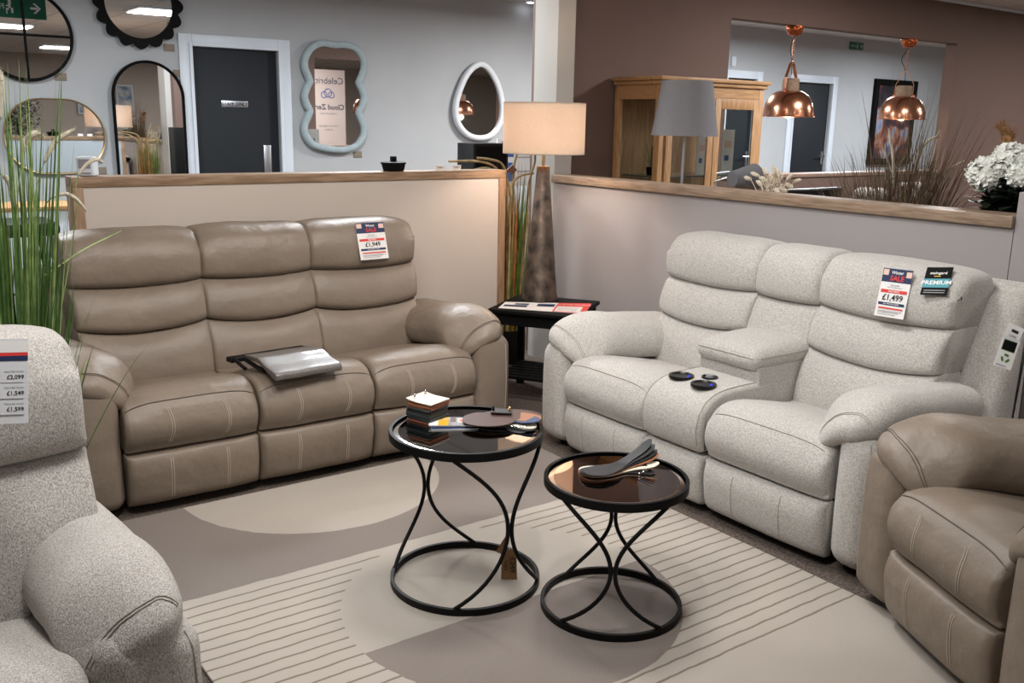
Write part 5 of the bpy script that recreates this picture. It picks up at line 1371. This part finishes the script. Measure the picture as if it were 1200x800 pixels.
# ------------------------------------------------------------------ what the mirrors look back at
tr = thing('potted_tree', 'dark leafy ficus tree seen only in the gold capsule mirror', 'plant', (3.15, -.25, 0)); pot(tr, .18, .32, m_cream)
bm = BM(); tube(bm, [(0, 0, .25), (.02, .01, .8), (0, 0, 1.4)], [.025, .02, .012], 10); obj('trunk', bm, m_stemb, tr)
bm = BM(); rnd = random.Random(44)
for k in range(1500):
    u = Vector((rnd.gauss(0, 1), rnd.gauss(0, 1), rnd.gauss(0, 1))).normalized()*rnd.random()**.4; c = Vector((u.x*.36, u.y*.36, 1.5+u.z*.55))
    a = rnd.uniform(0, 6.28); d = Vector((math.cos(a), math.sin(a), rnd.uniform(-.6, .3))); s_ = d.cross(Vector((0, 0, 1))).normalized()*.02; L_ = .08
    bm.faces.new([bm.verts.new(v_) for v_ in (c, c+d*L_*.4+s_, c+d*L_, c+d*L_*.4-s_)])
obj('foliage', bm, m_leafd, tr, angle=0)
bn_ = thing('banner', 'pale pink roll-up banner seen only in the wavy mirror', 'banner', (6.97, 2.0, 0), PI)
bm = BM(); box(bm, -.31, -.002, .05, .31, .002, 2.26); obj('banner_sheet', bm, mat('banner_vinyl', 'e2d2cc', .5, var=.04, vscale=3), bn_, smooth=False)
bm = BM(); box(bm, -.33, -.09, 0.001, .33, .09, .07, .01); obj('banner_base', bm, m_steel, bn_)
bm = BM(); M_ = Matrix.Rotation(PI/2, 4, 'X')
text_bm(bm, 'Celebrity', .15, 0, 2.08, 0, z=.004, mtx=M_); text_bm(bm, 'Cloud Zero', .12, 0, 1.66, 0, z=.004, bold=.002, mtx=M_); text_bm(bm, 'a sense of calm', .05, 0, 1.56, 1, z=.004, mtx=M_); text_bm(bm, 'soft and weightless', .045, 0, 1.36, 1, z=.004, mtx=M_); text_bm(bm, 'comfort', .045, 0, 1.30, 1, z=.004, mtx=M_)
g = BM()
for cx_, cz_, r_ in ((-.06, 1.86, .05), (0, 1.89, .065), (.07, 1.86, .05)): tube(g, [(cx_+r_*math.cos(2*PI*k/24), -.005, cz_+r_*math.sin(2*PI*k/24)) for k in range(24)], .006, 5, closed=True)
obj('banner_lettering', bm, [m_navy, m_greyink], bn_, smooth=False); obj('banner_emblem', g, m_bluep, bn_)
for i, (x_, z_, w_, h_, lab_) in enumerate(((5.25, 1.78, .34, .62, 'left'), (5.72, 1.76, .34, .62, 'right'))):
    t = thing('framed_picture', 'white framed blue abstract print, the %s of the pair seen in the arched mirror' % lab_, 'picture', (x_, -3.96, z_), PI, 'pair of blue prints')
    bm = BM()
    for b_ in ((-w_/2, -h_/2, w_/2, -h_/2+.03), (-w_/2, h_/2-.03, w_/2, h_/2), (-w_/2, -h_/2+.03, -w_/2+.03, h_/2-.03), (w_/2-.03, -h_/2+.03, w_/2, h_/2-.03)): box(bm, b_[0], -.015, b_[1], b_[2], .015, b_[3])
    obj('picture_frame', bm, m_white, t, smooth=False); bm = BM(); box(bm, -w_/2+.025, -.002, -h_/2+.025, w_/2-.025, .006, h_/2-.025); obj('picture_panel', bm, mat('blue_print_art', 'd9d6cf', .5, col2='4a7296', vscale=6), t, smooth=False)

# ------------------------------------------------------------------ ceiling light fixtures
m_diff = mat('light_diffuser', 'f4f4f2', .5, emit='fff6ec', es=2.5)
WHERE = ['above the near left edge of the rug', 'above the leather sofa end of the rug', 'above the space left of the grey armchair', 'above the ficus tree', 'behind the grey armchair', 'over the gold capsule mirror', 'over the end of the left partition', 'in front of the egg shaped mirror', 'in front of the far doors', 'in front of the far picture', 'above the dried grass', 'above the pink banner', 'added above the pair of blue prints to brighten the mirror reflections', 'added in the far right corner of the shop to brighten the mirror reflections']
for (x_, y_, z_, s_, w_, c_), lamp, wh in zip(PANELS, PANEL_LAMPS, WHERE):
    t = thing('ceiling_light', 'square flush ceiling light panel '+wh, 'ceiling light', (x_, y_, z_), 0, 'square ceiling panels')
    h_ = s_/2; bm = BM()
    for b_ in ((-h_, -h_, h_, -h_+.02), (-h_, h_-.02, h_, h_), (-h_, -h_+.02, -h_+.02, h_-.02), (h_-.02, -h_+.02, h_, h_-.02)): box(bm, b_[0], b_[1], -.022, b_[2], b_[3], -.001)
    obj('frame', bm, m_white, t, smooth=False); bm = BM(); box(bm, -h_+.02, -h_+.02, -.014, h_-.02, h_-.02, -.003); obj('diffuser', bm, m_diff, t, smooth=False)
    lamp.parent = t; lamp.location = (0, 0, -.03)
for (x_, y_, z_, tx_, ty_, tz_, w_, cn_, c_), lamp, wh in zip(SPOTS, SPOT_LAMPS, ('the cream sofa from the left', 'the right arm of the cream sofa', 'the leather sofa')):
    t = thing('ceiling_spotlight', 'small white ceiling spotlight aimed at '+wh, 'spotlight', (x_, y_, CZ), 0, 'spotlights over the sofas')
    bm = BM(); lathe(bm, [(0, -.001), (.045, -.001), (.045, -.015), (.01, -.02), (.008, -.07), (0, -.07)], 24); obj('mount', bm, m_white, t)
    d = Vector((tx_-x_, ty_-y_, tz_-z_)).normalized(); rq = d.to_track_quat('Z', 'Y').to_matrix()
    bm = BM(); lathe(bm, [(0, -.08), (.03, -.08), (.036, -.02), (.036, .0), (.030, .0), (.028, -.06), (0, -.06)], 24)
    for v in bm.verts: v.co = rq @ v.co + Vector((0, 0, z_-CZ))
    obj('spot_head', bm, m_white, t)
    lamp.parent = t; lamp.location = Vector((0, 0, z_-CZ))+d*.004

q = on('z', CZB-.012, 622, 3)
t = thing('downlight', 'small bright round downlight in the aisle ceiling above the lit lamp', 'ceiling light', (q.x, q.y, CZB))
bm = BM(); lathe(bm, [(0, -.001), (.055, -.001), (.055, -.010), (.042, -.012), (0, -.012)], 32); obj('trim_ring', bm, m_white, t)
bm = BM(); lathe(bm, [(0, -.016), (.040, -.016), (.041, -.0125), (0, -.0125)], 32); obj('lens', bm, mat('downlight_lens', 'ffffff', .3, emit='f4f8ff', es=12), t)
